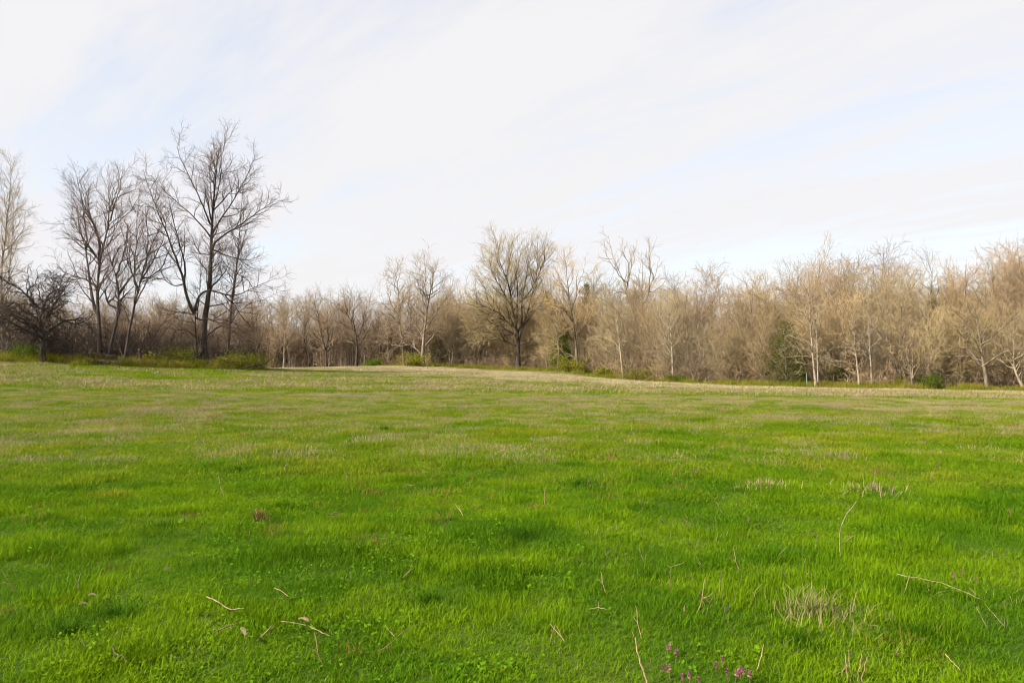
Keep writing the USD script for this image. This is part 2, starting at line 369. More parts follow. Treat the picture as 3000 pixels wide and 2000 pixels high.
def put_tree(root, trunk, limbs, branch, twigs, bark, twig, sides=9, limb_parts=True):
    v = tubes(trunk[0][None], trunk[1][None], sides)
    part(root, "trunk", v, bark)
    if limb_parts:
        for P, R in limbs:
            part(root, "limb", tubes(P[None], R[None], 6), bark)
        c = join([branch])
    else:
        c = join([tubes(P[None], R[None], 6) for P, R in limbs] + [branch]) if limbs else branch
    part(root, "branches", c, bark, kind="stuff")
    part(root, "crown", twigs, twig, kind="stuff")


def flare(R, amount=0.6):
    R = R.copy(); n = len(R)
    t = np.linspace(0, 1, n)
    return R * (1 + amount * np.exp(-t * 14))


def drawn_tree(name, label, px, dist, base, polys, conv, seed, bark, twig, extra=None, group=None, depth=0.45, k=14, wobble=0.03, limb_parts=True, shrink=(.93, .915), thick=.85, **kw):
    """A tree whose trunk and main limbs follow the ones in the photograph (polys in a zoomed view, conv: its scale and origin) at the tree's own distance, spread out in depth as well."""
    rng = np.random.default_rng(seed)
    loc = stand(px, dist)
    root = thing(name, label, "tree", loc - [0, 0, 0.08], group=group)
    s, ox, oy = conv
    limbs, made = [], {}
    for n, (r0, pts) in enumerate(polys):
        q = np.array([[((zx - base[0]) / s) / FPX * dist, 0, ((base[1] - zy) / s) / FPX * dist] for zx, zy in pts]) * [shrink[0], 1, shrink[1]]
        y0 = 0.0
        if n:
            best = None   # start at the depth of whichever limb passes closest
            for P, R in limbs:
                d = np.linalg.norm(P[:, [0, 2]] - q[0, [0, 2]], axis=1)
                if best is None or d.min() < best[0]:
                    best = (d.min(), P[d.argmin(), 1], P[d.argmin()])
            y0 = best[1]
            if best[0] < 1.6:
                q = np.vstack([[best[2][0], 0, best[2][2]], q])
        run = np.r_[0, np.cumsum(np.linalg.norm(np.diff(q, axis=0), axis=1))]
        slope = rng.uniform(-depth, depth) if n else 0.0
        q[:, 1] = y0 + slope * run
        P = resample(q, k, rng, wobble * (0.4 if n == 0 else 1.0))
        r0 = r0 * (.9 if n == 0 else thick)
        R = taper(P, r0, max(0.012, r0 * 0.07), 0.62)
        if n == 0:
            P[0, 2] -= 0.1
            R = flare(R)
        limbs.append((P, R))
    T = limbs[0]
    more = []
    if extra:   # limbs towards and away from the camera
        num, lo, hi, ea = extra
        P, R = sprout(T[0][None], T[1][None], rng, num / 10.0 * 10 / max(np.linalg.norm(np.diff(T[0], axis=0), axis=1).sum(), 1), 0.3, 0.97, ea, 0.18, lens(lo, hi, 0.45), k, 0.06, 0.09, 0.022, 0.014, 60, 1)
        more = [(P[i], R[i]) for i in range(len(P))]
    br, tw = grow(limbs + more, rng, **kw)
    put_tree(root, T, limbs[1:] + more, br, tw, bark, twig, limb_parts=limb_parts)
    return root, limbs


def stem_poly(H, rng, lean=0.0, az=0.0, wob=0.02, k=12, start=(0, 0, 0), d0=None, up=0.06):
    d = np.array([math.sin(lean) * math.cos(az), math.sin(lean) * math.sin(az), math.cos(lean)]) if d0 is None else np.asarray(d0, float)
    P = [np.array(start, float)]
    for _ in range(k - 1):
        d = unit(d + np.array([0, 0, up]) + rng.normal(0, wob, 3))
        P.append(P[-1] + d * H / (k - 1))
    return np.array(P)


def plain_tree(root, seed, H, bark, twig, stems=1, r0=0.11, limb=(1.1, 1.2, 3.4), limb_ang=0.75, t0=0.25, up=0.09, wob=0.06, b1=(1.8, .8, 2.2), b2=(3.2, .4, 1.1), b3=(4.5, .25, .55), tw=0.009, spread=0.22, sw=0.035, foot=.12, limb_parts=False, fall=0.55, levels=3, thi=0.98):
    """A bare tree of the wood: one or more stems, side limbs, branches, twigs."""
    rng = np.random.default_rng(seed)
    S = []
    for n in range(stems):
        P = stem_poly(H * (1 if n == 0 else rng.uniform(0.7, 0.97)), rng, lean=0.03 if n == 0 else rng.uniform(0.5, 1.2) * spread, az=rng.random() * 6.283, wob=sw, start=(0, 0, -0.15) if n == 0 else (*rng.normal(0, foot, 2), -0.15))
        S.append((P, flare(taper(P, r0 * (1 if n == 0 else rng.uniform(.55, .9)), 0.016, 0.9), 0.5)))
    limbs = []
    for P, R in S:
        Q, RR = sprout(P[None], R[None], rng, limb[0], t0, thi, limb_ang, 0.2, lens(limb[1], limb[2], fall), 8, up, wob, 0.016, 0.014, 60, 3)
        limbs += [(Q[i], RR[i]) for i in range(len(Q))]
    br, tg = grow(S + limbs, rng, b1=b1, b2=b2, b3=b3, up=up * 1.0, wob=0.105, tw=tw, t1=0.2, levels=levels, ang=.85)
    put_tree(root, S[0], S[1:] + limbs, br, tg, bark, twig, sides=8, limb_parts=limb_parts)


# ------------------------------------------------------------------ the clump of bare trees on the left
Z1 = (1.8444, 0, 300)
big, big_limbs = drawn_tree("bare_tree", "tallest bare tree of the left clump, thick twin trunk and arching low limb", 599, 70, (1105, 1412), [
    (0.40, [(1105, 1412), (1098, 1300), (1095, 1200), (1110, 1090), (1138, 940), (1145, 760), (1145, 600), (1152, 480), (1165, 330), (1180, 200), (1190, 120)]),
    (0.30, [(1064, 1400), (1070, 1300), (1080, 1200), (1090, 1090), (1095, 1060)]),
    (0.24, [(1088, 1110), (1058, 1060), (1045, 990), (1046, 915), (1010, 800), (970, 640), (938, 560), (905, 450), (880, 330)]),
    (0.15, [(1046, 920), (1062, 850), (1040, 740), (1027, 680), (1000, 560), (985, 450)]),
    (0.20, [(1085, 1085), (1090, 1000), (1128, 955), (1190, 963), (1240, 995), (1330, 985), (1430, 930), (1540, 880)]),
    (0.10, [(1240, 995), (1300, 1050), (1330, 1110), (1390, 1180)]),
    (0.15, [(1150, 712), (1220, 745), (1300, 772), (1400, 795), (1490, 800)]),
    (0.17, [(1148, 690), (1230, 620), (1320, 560), (1400, 500), (1480, 440), (1550, 385)]),
    (0.14, [(1148, 620), (1220, 510), (1290, 410), (1345, 310), (1395, 200), (1410, 150)]),
    (0.14, [(1145, 590), (1100, 460), (1050, 340), (1000, 240), (968, 140)]),
    (0.12, [(1142, 640), (1060, 540), (980, 470), (900, 400), (835, 320)]),
    (0.10, [(1148, 500), (1120, 380), (1090, 260), (1070, 120)]),
    (0.10, [(1155, 470), (1200, 360), (1230, 240), (1235, 110)]),
    (0.11, [(1140, 752), (1090, 740), (1060, 746), (1022, 690), (960, 640)]),
    (0.10, [(1042, 930), (1010, 950), (965, 945), (930, 910), (860, 905), (800, 860)]),
    (0.13, [(1115, 1140), (1180, 1130), (1230, 1140), (1300, 1138), (1390, 1165), (1450, 1220)]),
    (0.12, [(1110, 1235), (1160, 1205), (1220, 1165), (1300, 1190), (1400, 1250)]),
    (0.12, [(1075, 1260), (1040, 1215), (995, 1190), (935, 1187), (900, 1235), (880, 1300)]),
    (0.09, [(1075, 1110), (1010, 1090), (950, 1108), (890, 1095)]),
    (0.08, [(1130, 850), (1170, 810), (1215, 800), (1190, 870), (1210, 950)]),
    (0.09, [(1100, 1130), (1115, 980), (1120, 860), (1110, 780)]),
], Z1, 11, "bark_dark", "twig_dark", extra=(13, 3.0, 5.6, 0.75), b1=(2.3, 1.2, 3.7), b2=(4.2, .55, 1.6), b3=(5.6, .28, .75), tw=0.0062, k=18, up=0.05, wob=0.13, ang=.8, shrink=(.83, .92), thick=.72, wobble=.02)
# vines hanging in its lower limbs
vr = np.random.default_rng(3)
VP = []
for _ in range(26):
    P, R = big_limbs[vr.integers(1, len(big_limbs))]
    s = P[vr.integers(2, len(P))]
    L = min(vr.uniform(1.5, 4.5), s[2] - 0.3)
    if L < 0.8 or s[2] > 10 or abs(s[0]) > 4:
        continue
    t = np.linspace(0, 1, 9)[:, None]
    VP.append(s + t * np.array([vr.normal(0, .7), vr.normal(0, .5), -L]) + np.cumsum(vr.normal(0, 0.07, (9, 3)), 0) * [1, 1, .2])
VP = np.array(VP)
part(big, "vines", tubes(VP, np.full(VP.shape[:2], 0.012), 4), "twig_dark", kind="stuff")

drawn_tree("bare_tree", "slender straight bare tree just right of the tallest tree of the left clump", 664, 73, (1226, 1405), [
    (0.17, [(1226, 1405), (1236, 1250), (1243, 1150), (1260, 960), (1285, 800), (1293, 700), (1300, 520), (1312, 400), (1318, 330)]),
    (0.07, [(1262, 950), (1300, 860), (1350, 790), (1400, 740)]), (0.07, [(1275, 850), (1330, 870), (1360, 930), (1400, 960)]),
    (0.07, [(1285, 780), (1340, 660), (1390, 560)]), (0.06, [(1292, 700), (1250, 600), (1225, 500)]), (0.07, [(1250, 1080), (1200, 1020), (1170, 980)]),
    (0.06, [(1245, 1150), (1300, 1060), (1370, 1010), (1450, 1000)]),
], Z1, 12, "bark_dark", "twig_dark", extra=(12, 2.2, 4.8, 0.85), up=.03, b1=(2.0, 1.1, 3.6), b2=(3.6, .5, 1.5), b3=(5.0, .3, .75), tw=0.0062, k=14)

drawn_tree("bare_tree", "tall bare tree with wide forked crown rising from the tangle left of the clump", 294, 64, (542, 1385), [
    (0.24, [(542, 1385), (540, 1280), (535, 1180), (522, 1050), (520, 900), (527, 770), (560, 660), (585, 560), (592, 470), (580, 380), (575, 290)]),
    (0.15, [(527, 780), (500, 650), (440, 540), (385, 445), (340, 370), (315, 290)]),
    (0.16, [(505, 1080), (455, 950), (425, 830), (385, 690), (330, 580), (292, 500), (280, 400)]),
    (0.12, [(515, 925), (440, 880), (350, 860), (275, 822), (235, 780)]),
    (0.09, [(385, 690), (400, 560), (405, 450), (400, 340)]), (0.09, [(500, 650), (470, 520), (430, 420), (420, 290)]),
    (0.10, [(585, 560), (630, 450), (660, 380), (690, 330)]), (0.09, [(590, 480), (610, 380), (620, 290)]),
    (0.10, [(527, 770), (470, 700), (430, 600), (380, 560)]), (0.09, [(540, 720), (610, 640), (660, 600)]),
], Z1, 13, "bark_dark", "twig_dark", extra=(9, 2.8, 6, 0.75), up=.05, b1=(2.1, 1.4, 4.2), b2=(3.6, .6, 1.6), b3=(5.0, .3, .75), tw=0.0062, k=16, thick=1.0)

drawn_tree("bare_tree", "dark crooked bare tree in front of the clump's middle, limbs forking low", 320, 61, (590, 1420), [
    (0.19, [(590, 1420), (598, 1300), (625, 1190), (645, 1080), (648, 980), (628, 880), (590, 800), (565, 720), (560, 650)]),
    (0.12, [(648, 990), (690, 905), (735, 830), (780, 760)]), (0.11, [(632, 900), (650, 850), (690, 790), (730, 640)]),
    (0.12, [(650, 1030), (700, 990), (735, 950)]), (0.12, [(640, 1090), (575, 1055), (560, 1000), (555, 950), (590, 880)]), (0.09, [(575, 1050), (620, 1000), (600, 930)]),
    (0.07, [(600, 810), (640, 720), (700, 680)]),
], Z1, 14, "bark_black", "twig_dark", extra=(9, 2.0, 4.4, 0.8), up=.05, b1=(2.1, 1.2, 3.6), b2=(3.6, .5, 1.5), b3=(5.0, .3, .7), tw=0.0062, k=14, thick=1.05)

drawn_tree("bare_tree", "leaning bare tree with fan of limbs between tangle and tallest left tree", 366, 63, (676, 1390), [
    (0.17, [(676, 1390), (690, 1270), (700, 1160), (725, 1050), (745, 950), (765, 880), (800, 730), (850, 610), (905, 520), (940, 470)]),
    (0.11, [(740, 960), (728, 850), (730, 760), (747, 630), (740, 520), (760, 430)]), (0.10, [(762, 890), (830, 800), (900, 680), (935, 590)]),
    (0.08, [(740, 900), (700, 780), (690, 650), (670, 560)]), (0.08, [(765, 880), (850, 850), (900, 800), (940, 700)]),
    (0.10, [(670, 1380), (640, 1300), (610, 1240), (570, 1180)]), (0.07, [(800, 730), (810, 600), (800, 480)]),
], Z1, 15, "bark_dark", "twig_dark", extra=(8, 2.0, 4.6, 0.75), up=.05, b1=(2.1, 1.2, 3.8), b2=(3.6, .5, 1.5), b3=(5.0, .3, .7), tw=0.0062, k=14, thick=1.0)

drawn_tree("gnarled_tree", "low dark gnarled tree with drooping tangled crown at the far left", 126, 57, (234, 1405), [
    (0.30, [(234, 1405), (230, 1330), (238, 1250), (228, 1190), (215, 1120), (190, 1040)]),
    (0.18, [(215, 1350), (180, 1270), (140, 1230), (80, 1190), (20, 1200), (-40, 1260)]), (0.15, [(225, 1200), (150, 1140), (90, 1110), (20, 1130), (-50, 1190)]),
    (0.14, [(232, 1180), (250, 1100), (300, 1020), (340, 930), (350, 880)]), (0.13, [(235, 1230), (300, 1160), (360, 1130), (420, 1150), (450, 1220)]),
    (0.12, [(200, 1060), (150, 980), (90, 930), (50, 880)]), (0.12, [(225, 1120), (240, 1020), (280, 960), (270, 880)]), (0.11, [(195, 1050), (100, 1050), (40, 1040), (-30, 1080)]),
    (0.11, [(240, 1260), (310, 1250), (370, 1270), (420, 1330)]), (0.10, [(230, 1180), (330, 1090), (390, 1030), (420, 960)]), (0.1, [(160, 1250), (110, 1260), (60, 1300), (30, 1360)]),
], Z1, 16, "bark_black", "twig_black", extra=(16, 2.4, 4.8, 1.05), b1=(3.4, 1.0, 3.2), b2=(4.2, .5, 1.5), b3=(4.2, .3, .7), tw=0.010, up=-0.02, wob=0.3, droop=0.05, k=14, ang=0.95, depth=0.7)

pale = thing("pale_tree", "pale tan bare tree with upswept twigs at the left picture edge", "tree", stand(8, 95) - [0, 0, .1])
plain_tree(pale, 21, 24.0, "bark_mid", "twig_pale", stems=2, r0=0.17, limb=(1.5, 2.2, 6.0), limb_ang=0.65, up=0.08, b1=(1.7, 1.3, 3.6), b2=(2.6, .7, 1.8), b3=(3.2, .4, .9), tw=0.010, spread=0.12, t0=0.2)


def shrub(root, seed, n=14, L=(1.4, 3.0), lean=(0.2, 1.1), bark="bark_black", twig="twig_black", tw=0.010, b2=(3.2, .4, 1.0), b3=(4.0, .25, .5), up=-0.05, rad=0.4, r0=0.022, cane_parts=True, levels=3, wob=0.12):
    rng = np.random.default_rng(seed)
    limbs = []
    for _ in range(n):
        a = rng.random() * 6.283
        P = stem_poly(rng.uniform(*L), rng, lean=rng.uniform(*lean), az=a, wob=wob, k=9, start=(*(rng.normal(0, rad, 2)), -0.06), up=up)
        limbs.append((P, taper(P, r0 * rng.uniform(.7, 1.2), 0.008)))
    br, tg = grow(limbs, rng, b1=(2.2, .5, 1.5), b2=b2, b3=b3, up=0.01, wob=0.22, tw=tw, t1=0.15, levels=levels)
    if cane_parts:
        for P, R in limbs:
            part(root, "cane", tubes(P[None], R[None], 5), bark)
    else:
        part(root, "canes", join([tubes(P[None], R[None], 5) for P, R in limbs]), bark, kind="stuff")
    part(root, "twigs", join([br, tg]), twig, kind="stuff")


RNG = np.random.default_rng(77)
sh = []
DARK_SHRUBS = [(395, 65.5, "between the gnarled tree and the clump", 1.5), (250, 65.5, "close behind the gnarled tree's right side", 1.45), (205, 62, "behind the gnarled trunk", 1.3), (440, 66, "between the leaning tree and the stump", .9),
               (310, 67, "behind the foot of the forked tree", 1.35), (60, 61, "under the gnarled tree's left side", 1.2), (640, 73, "right of the tallest tree's trunk", 1.15), (555, 72, "left of the tallest tree's trunk", 1.1), (725, 72, "at the clump's right end", .95), (345, 66.5, "behind the crooked forking tree", 1.4), (170, 60, "just right of the gnarled trunk", 1.2), (500, 70, "behind the briar mound left of the tallest tree", 1.0)]
for n, (px, d, where, s) in enumerate(DARK_SHRUBS):
    lab = f"tangled leafless dark shrub {where}"
    if n < 2:
        t = thing("tangled_shrub", lab, "shrub", stand(px, d), RNG.random() * 360, (s, s, s), "dark shrubs under the left clump")
        shrub(t, 30 + n, n=22, cane_parts=True, L=(1.8, 4.2), lean=(.1, 1.0), rad=.7)
        sh.append(t)
    else:
        copy_of(sh[n % 2], lab, "shrub", stand(px, d), RNG.random() * 360, (s, s, s * RNG.uniform(.8, 1.05)), "dark shrubs under the left clump")

# ------------------------------------------------------------------ single trees along the far edge of the field
def leaf_tris(C, D, size, rng):
    """Small folded leaves (two triangles) at C pointing along D."""
    n = len(C)
    S = unit(np.cross(D, rng.normal(0, 1, (n, 3)))); L = (size * rng.uniform(.6, 1.3, n))[:, None]
    v = np.stack([C, C + .5 * L * D + .32 * L * S, C + L * D, C + .5 * L * D - .32 * L * S], 1).reshape(-1, 3)
    o = np.arange(n)[:, None] * 4
    return v, np.concatenate([o + [0, 1, 2], o + [0, 2, 3]]), None


def first_buds(root, seed):
    """The haze of the first pale leaves on some of a crown's highest twigs."""
    rng = np.random.default_rng(seed)
    P = grow.twigs[0][:, -1]
    side = P[:, 0] < np.median(P[:, 0]) + 1.0
    P = P[(P[:, 2] > np.percentile(P[:, 2], 60)) & side]
    P = P[rng.permutation(len(P))[:700]]
    part(root, "buds", leaf_tris(P, unit(rng.normal(0, 1, P.shape)), .11, rng), "bud", kind="stuff")


Z2 = (2.8507, 700, 600)
Z3 = (2.704, 1300, 600)
FAR = dict(b1=(1.5, 1.5, 4.6), b2=(2.8, .8, 2.2), b3=(3.2, .4, 1.1), tw=0.0115, k=12, wobble=0.06, up=.06)
drawn_tree("bare_tree", "dark bare tree with bare straight bole standing alone before the far wood", 1044, 134, (980, 1368), [
    (0.30, [(980, 1368), (982, 1260), (988, 1180), (985, 1100), (975, 1020), (935, 940), (905, 870), (850, 800), (810, 760)]),
    (0.17, [(985, 1090), (1010, 1020), (1030, 950), (1020, 880), (1060, 800), (1075, 730)]), (0.15, [(978, 1020), (955, 950), (960, 870), (990, 790), (985, 690)]),
    (0.12, [(990, 1160), (1030, 1130), (1060, 1115)]), (0.12, [(980, 1110), (930, 1070), (880, 1050)]), (0.11, [(940, 930), (960, 840), (1010, 790), (1040, 720)]),
    (0.10, [(905, 870), (880, 790), (850, 700)]), (0.10, [(960, 1010), (900, 990), (850, 950), (820, 880)]), (0.09, [(1025, 950), (1080, 900), (1110, 860)]),
], Z2, 41, "bark_dark", "twig_mid", extra=(6, 3, 6, .8), **FAR)
budding, _l = drawn_tree("bare_tree", "large spreading bare tree with a crooked limb reaching low to the left", 1238, 116, (1535, 1352), [
    (0.34, [(1535, 1352), (1532, 1240), (1538, 1130), (1550, 1010), (1570, 900), (1580, 760), (1590, 690), (1630, 600), (1640, 500), (1620, 430)]),
    (0.20, [(1530, 1235), (1480, 1180), (1420, 1145), (1370, 1140), (1300, 1175), (1260, 1165)]), (0.19, [(1540, 1080), (1480, 980), (1420, 890), (1370, 800), (1310, 750), (1270, 740)]),
    (0.16, [(1550, 1020), (1640, 900), (1690, 790), (1760, 720), (1820, 650)]), (0.15, [(1545, 1160), (1620, 1090), (1670, 1000), (1720, 900), (1760, 880)]),
    (0.14, [(1575, 860), (1540, 720), (1500, 600), (1480, 480)]), (0.13, [(1582, 740), (1560, 600), (1570, 480), (1580, 410)]), (0.12, [(1590, 700), (1680, 640), (1720, 560)]),
    (0.12, [(1530, 1100), (1440, 1040), (1360, 1030), (1280, 1010), (1240, 1030)]), (0.10, [(1420, 890), (1400, 780), (1420, 680), (1400, 580)]), (0.10, [(1560, 950), (1620, 940), (1680, 900)]),
], Z2, 42, "bark_mid", "twig_mid", extra=(8, 3, 6.5, .8), **FAR)
first_buds(budding, 42)
budding, _l = drawn_tree("bare_tree", "bare tree left of the large spreading tree, grey bole and pale budding crown", 1184, 119, (1380, 1342), [
    (0.28, [(1380, 1342), (1378, 1240), (1370, 1150), (1355, 1040), (1330, 940), (1325, 850), (1340, 760), (1330, 640), (1320, 540), (1300, 470)]),
    (0.14, [(1335, 950), (1280, 880), (1220, 840), (1170, 860)]), (0.14, [(1330, 880), (1260, 760), (1230, 660), (1230, 560)]), (0.12, [(1340, 770), (1400, 660), (1420, 540)]),
    (0.12, [(1360, 1060), (1420, 960), (1440, 880)]), (0.10, [(1330, 850), (1200, 780), (1150, 700)]), (0.10, [(1360, 1080), (1290, 1040), (1230, 1030)]),
], Z2, 43, "bark_mid", "twig_mid", extra=(7, 3, 6, .75), **FAR)
first_buds(budding, 43)
drawn_tree("bare_tree", "small bare tree with pale straight trunk near the right end of the left clump", 831, 140, (375, 1372), [
    (0.26, [(375, 1372), (378, 1250), (382, 1150), (385, 1050), (395, 950), (400, 850), (410, 770)]),
    (0.12, [(378, 1240), (330, 1160), (290, 1120)]), (0.12, [(380, 1200), (430, 1120), (470, 1080)]), (0.11, [(385, 1080), (330, 980), (310, 900)]), (0.11, [(390, 1020), (450, 920), (470, 830)]), (0.1, [(395, 950), (350, 860), (340, 790)]),
], Z2, 44, "bark_wood", "twig_mid", extra=(9, 3, 6, .85), **FAR)
drawn_tree("bare_tree", "bare tree with several dark curving stems left of the lone straight-boled tree", 956, 141, (735, 1362), [
    (0.26, [(735, 1362), (738, 1250), (735, 1170), (700, 1100), (690, 1010), (695, 930), (670, 880), (620, 860), (605, 800)]),
    (0.18, [(735, 1180), (750, 1080), (740, 980), (720, 900), (730, 800), (710, 720)]), (0.17, [(742, 1170), (790, 1080), (810, 980), (800, 900)]), (0.15, [(745, 1200), (830, 1110), (870, 1030), (880, 960)]),
    (0.12, [(700, 1100), (660, 1080), (630, 1030), (590, 980)]), (0.12, [(695, 930), (740, 930), (770, 880), (760, 800)]), (0.10, [(670, 880), (640, 760), (650, 690)]),
], Z2, 45, "bark_dark", "twig_mid", extra=(6, 3, 6, .8), **FAR)
drawn_tree("oak", "great fan-shaped bare oak with dark low limbs, tallest in the wood's middle", 1519, 113, (592, 1305), [
    (0.42, [(592, 1305), (590, 1200), (590, 1100), (588, 1000), (575, 900), (548, 770), (530, 640), (505, 500), (460, 410), (435, 330)]),
    (0.30, [(605, 1080), (610, 960), (618, 820), (625, 680), (635, 540), (670, 420), (680, 300), (690, 220)]), (0.26, [(560, 980), (500, 945), (430, 905), (380, 875), (320, 850), (230, 830)]),
    (0.24, [(550, 930), (520, 880), (480, 858), (420, 855), (350, 865)]), (0.22, [(540, 910), (470, 840), (400, 780), (360, 720), (340, 640)]), (0.24, [(545, 1080), (500, 1040), (460, 1028), (390, 1030), (290, 1040)]),
    (0.24, [(620, 960), (660, 800), (690, 680), (730, 540), (760, 430), (800, 330), (830, 250)]), (0.20, [(585, 900), (580, 720), (588, 560), (580, 420), (575, 300), (600, 220)]),
    (0.18, [(548, 770), (490, 650), (440, 560), (380, 450), (370, 340)]), (0.18, [(625, 700), (700, 600), (740, 480), (740, 340), (735, 210)]), (0.16, [(505, 500), (520, 380), (510, 280), (520, 210)]),
    (0.18, [(640, 900), (720, 780), (790, 700), (850, 560)]), (0.15, [(470, 840), (400, 690), (330, 600), (280, 500)]), (0.14, [(400, 780), (300, 740), (220, 680), (180, 640)]),
    (0.14, [(430, 905), (330, 800), (240, 770), (160, 780)]), (0.18, [(640, 1060), (700, 1020), (760, 1000), (820, 980)]), (0.14, [(760, 430), (790, 370), (850, 300)]), (0.13, [(540, 1000), (460, 980), (350, 960), (230, 950)]),
], Z3, 46, "bark_dark", "twig_olive", extra=(14, 4, 8, .75), b1=(2.5, 1.6, 5.2), b2=(3.4, .7, 2.2), b3=(4.0, .4, 1.1), tw=0.0105, k=14, up=0.08, shrink=(1.02, .93), thick=.75, wobble=0.05)
drawn_tree("bare_tree", "bare tree with a dark limb jutting low to the left, right of the oak", 1694, 103, (1066, 1315), [
    (0.26, [(1066, 1315), (1060, 1200), (1050, 1080), (1042, 960), (1020, 870), (1010, 750), (985, 660), (975, 540), (970, 440), (960, 340)]),
    (0.17, [(1055, 1195), (1010, 1160), (940, 1135), (880, 1115), (850, 1085), (835, 1070)]), (0.16, [(1050, 1010), (1090, 930), (1130, 850), (1150, 790)]), (0.14, [(1020, 870), (960, 790), (900, 740), (870, 650)]),
    (0.13, [(1012, 770), (1050, 640), (1080, 520), (1120, 420)]), (0.10, [(985, 660), (930, 560), (900, 460)]), (0.11, [(1035, 930), (950, 950), (880, 960)]),
], Z3, 47, "bark_mid", "twig_wood", extra=(8, 2.5, 5.5, .8), **FAR)
drawn_tree("bare_tree", "slim bare tree with straight lit trunk just right of the oak", 1636, 104, (908, 1322), [
    (0.19, [(908, 1322), (908, 1200), (910, 1080), (912, 960), (900, 860), (870, 780), (830, 700), (800, 620)]),
    (0.11, [(908, 920), (850, 860), (780, 820), (700, 750)]), (0.10, [(912, 960), (940, 840), (950, 740), (940, 640)]), (0.10, [(905, 900), (880, 860), (820, 800), (760, 700)]), (0.08, [(912, 1010), (970, 960), (1020, 930)]),
], Z3, 48, "bark_mid", "twig_wood", extra=(7, 2.5, 5, .85), **FAR)
for n, (px, d, lab, pl) in enumerate([(1857, 99, "tall thin-topped bare tree rising above the wood right of the oak", [
        (0.26, [(1505, 1350), (1505, 1100), (1500, 900), (1490, 720), (1455, 590), (1400, 480), (1340, 350), (1300, 220), (1290, 120)]), (0.14, [(1455, 590), (1460, 480), (1470, 360), (1410, 260), (1410, 130)]), (0.12, [(1490, 720), (1530, 620), (1560, 560)]),
        (0.11, [(1420, 520), (1340, 420), (1270, 320), (1230, 260)]), (0.12, [(1466, 480), (1500, 380), (1520, 300), (1515, 190)]), (0.10, [(1480, 650), (1390, 600), (1300, 640), (1230, 620)])]),
        (1890, 102, "second tall thin-topped tree, on the right of the tallest in that wood", [
        (0.24, [(1595, 1350), (1590, 1100), (1580, 900), (1570, 720), (1570, 560), (1580, 440), (1570, 320)]), (0.13, [(1600, 720), (1640, 580), (1690, 500), (1720, 400), (1750, 280)]), (0.12, [(1640, 590), (1640, 440), (1620, 300), (1615, 150)]),
        (0.11, [(1570, 600), (1530, 520), (1540, 420)]), (0.10, [(1690, 500), (1660, 380), (1650, 250), (1690, 200)]), (0.10, [(1660, 620), (1740, 560), (1790, 480)])])]):
    drawn_tree("bare_tree", lab, px, d, pl[0][1][0], pl, Z3, 49 + n, "bark_wood", "twig_wood", extra=(6, 2, 4.5, .7), b1=(1.1, 1.2, 3.6), b2=(2.0, .6, 1.5), b3=(2.4, .35, .8), tw=0.012, k=14, up=.07, wobble=.05)

# pale sycamores before the right-hand wood
Z4 = (2.9583, 1950, 650)
Z5 = (2.8517, 2400, 650)
SYC = dict(shrink=(.95, .95), thick=.62, b1=(1.5, .8, 2.2), b2=(2.4, .4, 1.0), b3=(2.5, .25, .5), tw=0.012, k=12, up=0.05, depth=0.9, wobble=.03)
drawn_tree("sycamore", "tallest white-barked sycamore, straight, before the middle of the right wood", 2391, 75.5, (1306, 1442), [
    (0.15, [(1306, 1442), (1290, 1300), (1274, 1150), (1265, 1030), (1256, 880), (1250, 760), (1246, 620), (1243, 490), (1240, 340)]),
    (0.06, [(1252, 890), (1180, 850), (1090, 810), (1030, 770)]), (0.06, [(1250, 1005), (1160, 965), (1080, 930), (1000, 895)]), (0.05, [(1248, 800), (1180, 760), (1100, 710), (1060, 680)]),
    (0.06, [(1282, 1110), (1200, 1070), (1100, 1050), (1030, 1030)]), (0.05, [(1290, 1150), (1200, 1130), (1100, 1150), (1030, 1110)]), (0.05, [(1296, 1260), (1220, 1210), (1120, 1210), (1080, 1240)]),
    (0.05, [(1285, 1120), (1380, 1085), (1440, 1090)]), (0.05, [(1300, 1160), (1360, 1135), (1460, 1140)]), (0.04, [(1246, 640), (1200, 640), (1130, 620)]), (0.04, [(1248, 680), (1300, 620), (1340, 560)]),
], Z4, 61, "bark_white", "twig_pale", extra=(10, 1.2, 2.8, 1.1), **SYC)
drawn_tree("sycamore", "thin tan sycamore stem close right of the tallest white sycamore", 2396, 77, (1322, 1440), [
    (0.11, [(1322, 1440), (1318, 1250), (1315, 1050), (1312, 880), (1308, 740), (1330, 700), (1345, 620)]),
    (0.04, [(1313, 830), (1380, 760), (1440, 770)]), (0.04, [(1314, 1000), (1390, 1010), (1440, 1020)]), (0.04, [(1318, 1180), (1410, 1190), (1480, 1180)]), (0.04, [(1312, 900), (1350, 860), (1400, 840)]),
], Z4, 62, "bark_white", "twig_pale", extra=(8, 1.0, 2.2, 1.1), **SYC)
drawn_tree("sycamore", "white sycamore with forked top leaning right, behind the two sycamore stems", 2427, 79, (1425, 1440), [
    (0.12, [(1425, 1440), (1415, 1250), (1412, 1100), (1430, 960), (1445, 870), (1456, 790)]), (0.06, [(1432, 960), (1475, 915), (1515, 870)]), (0.05, [(1430, 975), (1490, 950), (1540, 930)]), (0.04, [(1415, 1110), (1500, 1080), (1600, 1050)]),
], Z4, 63, "bark_white", "twig_pale", extra=(7, .8, 1.8, 1.0), **SYC)
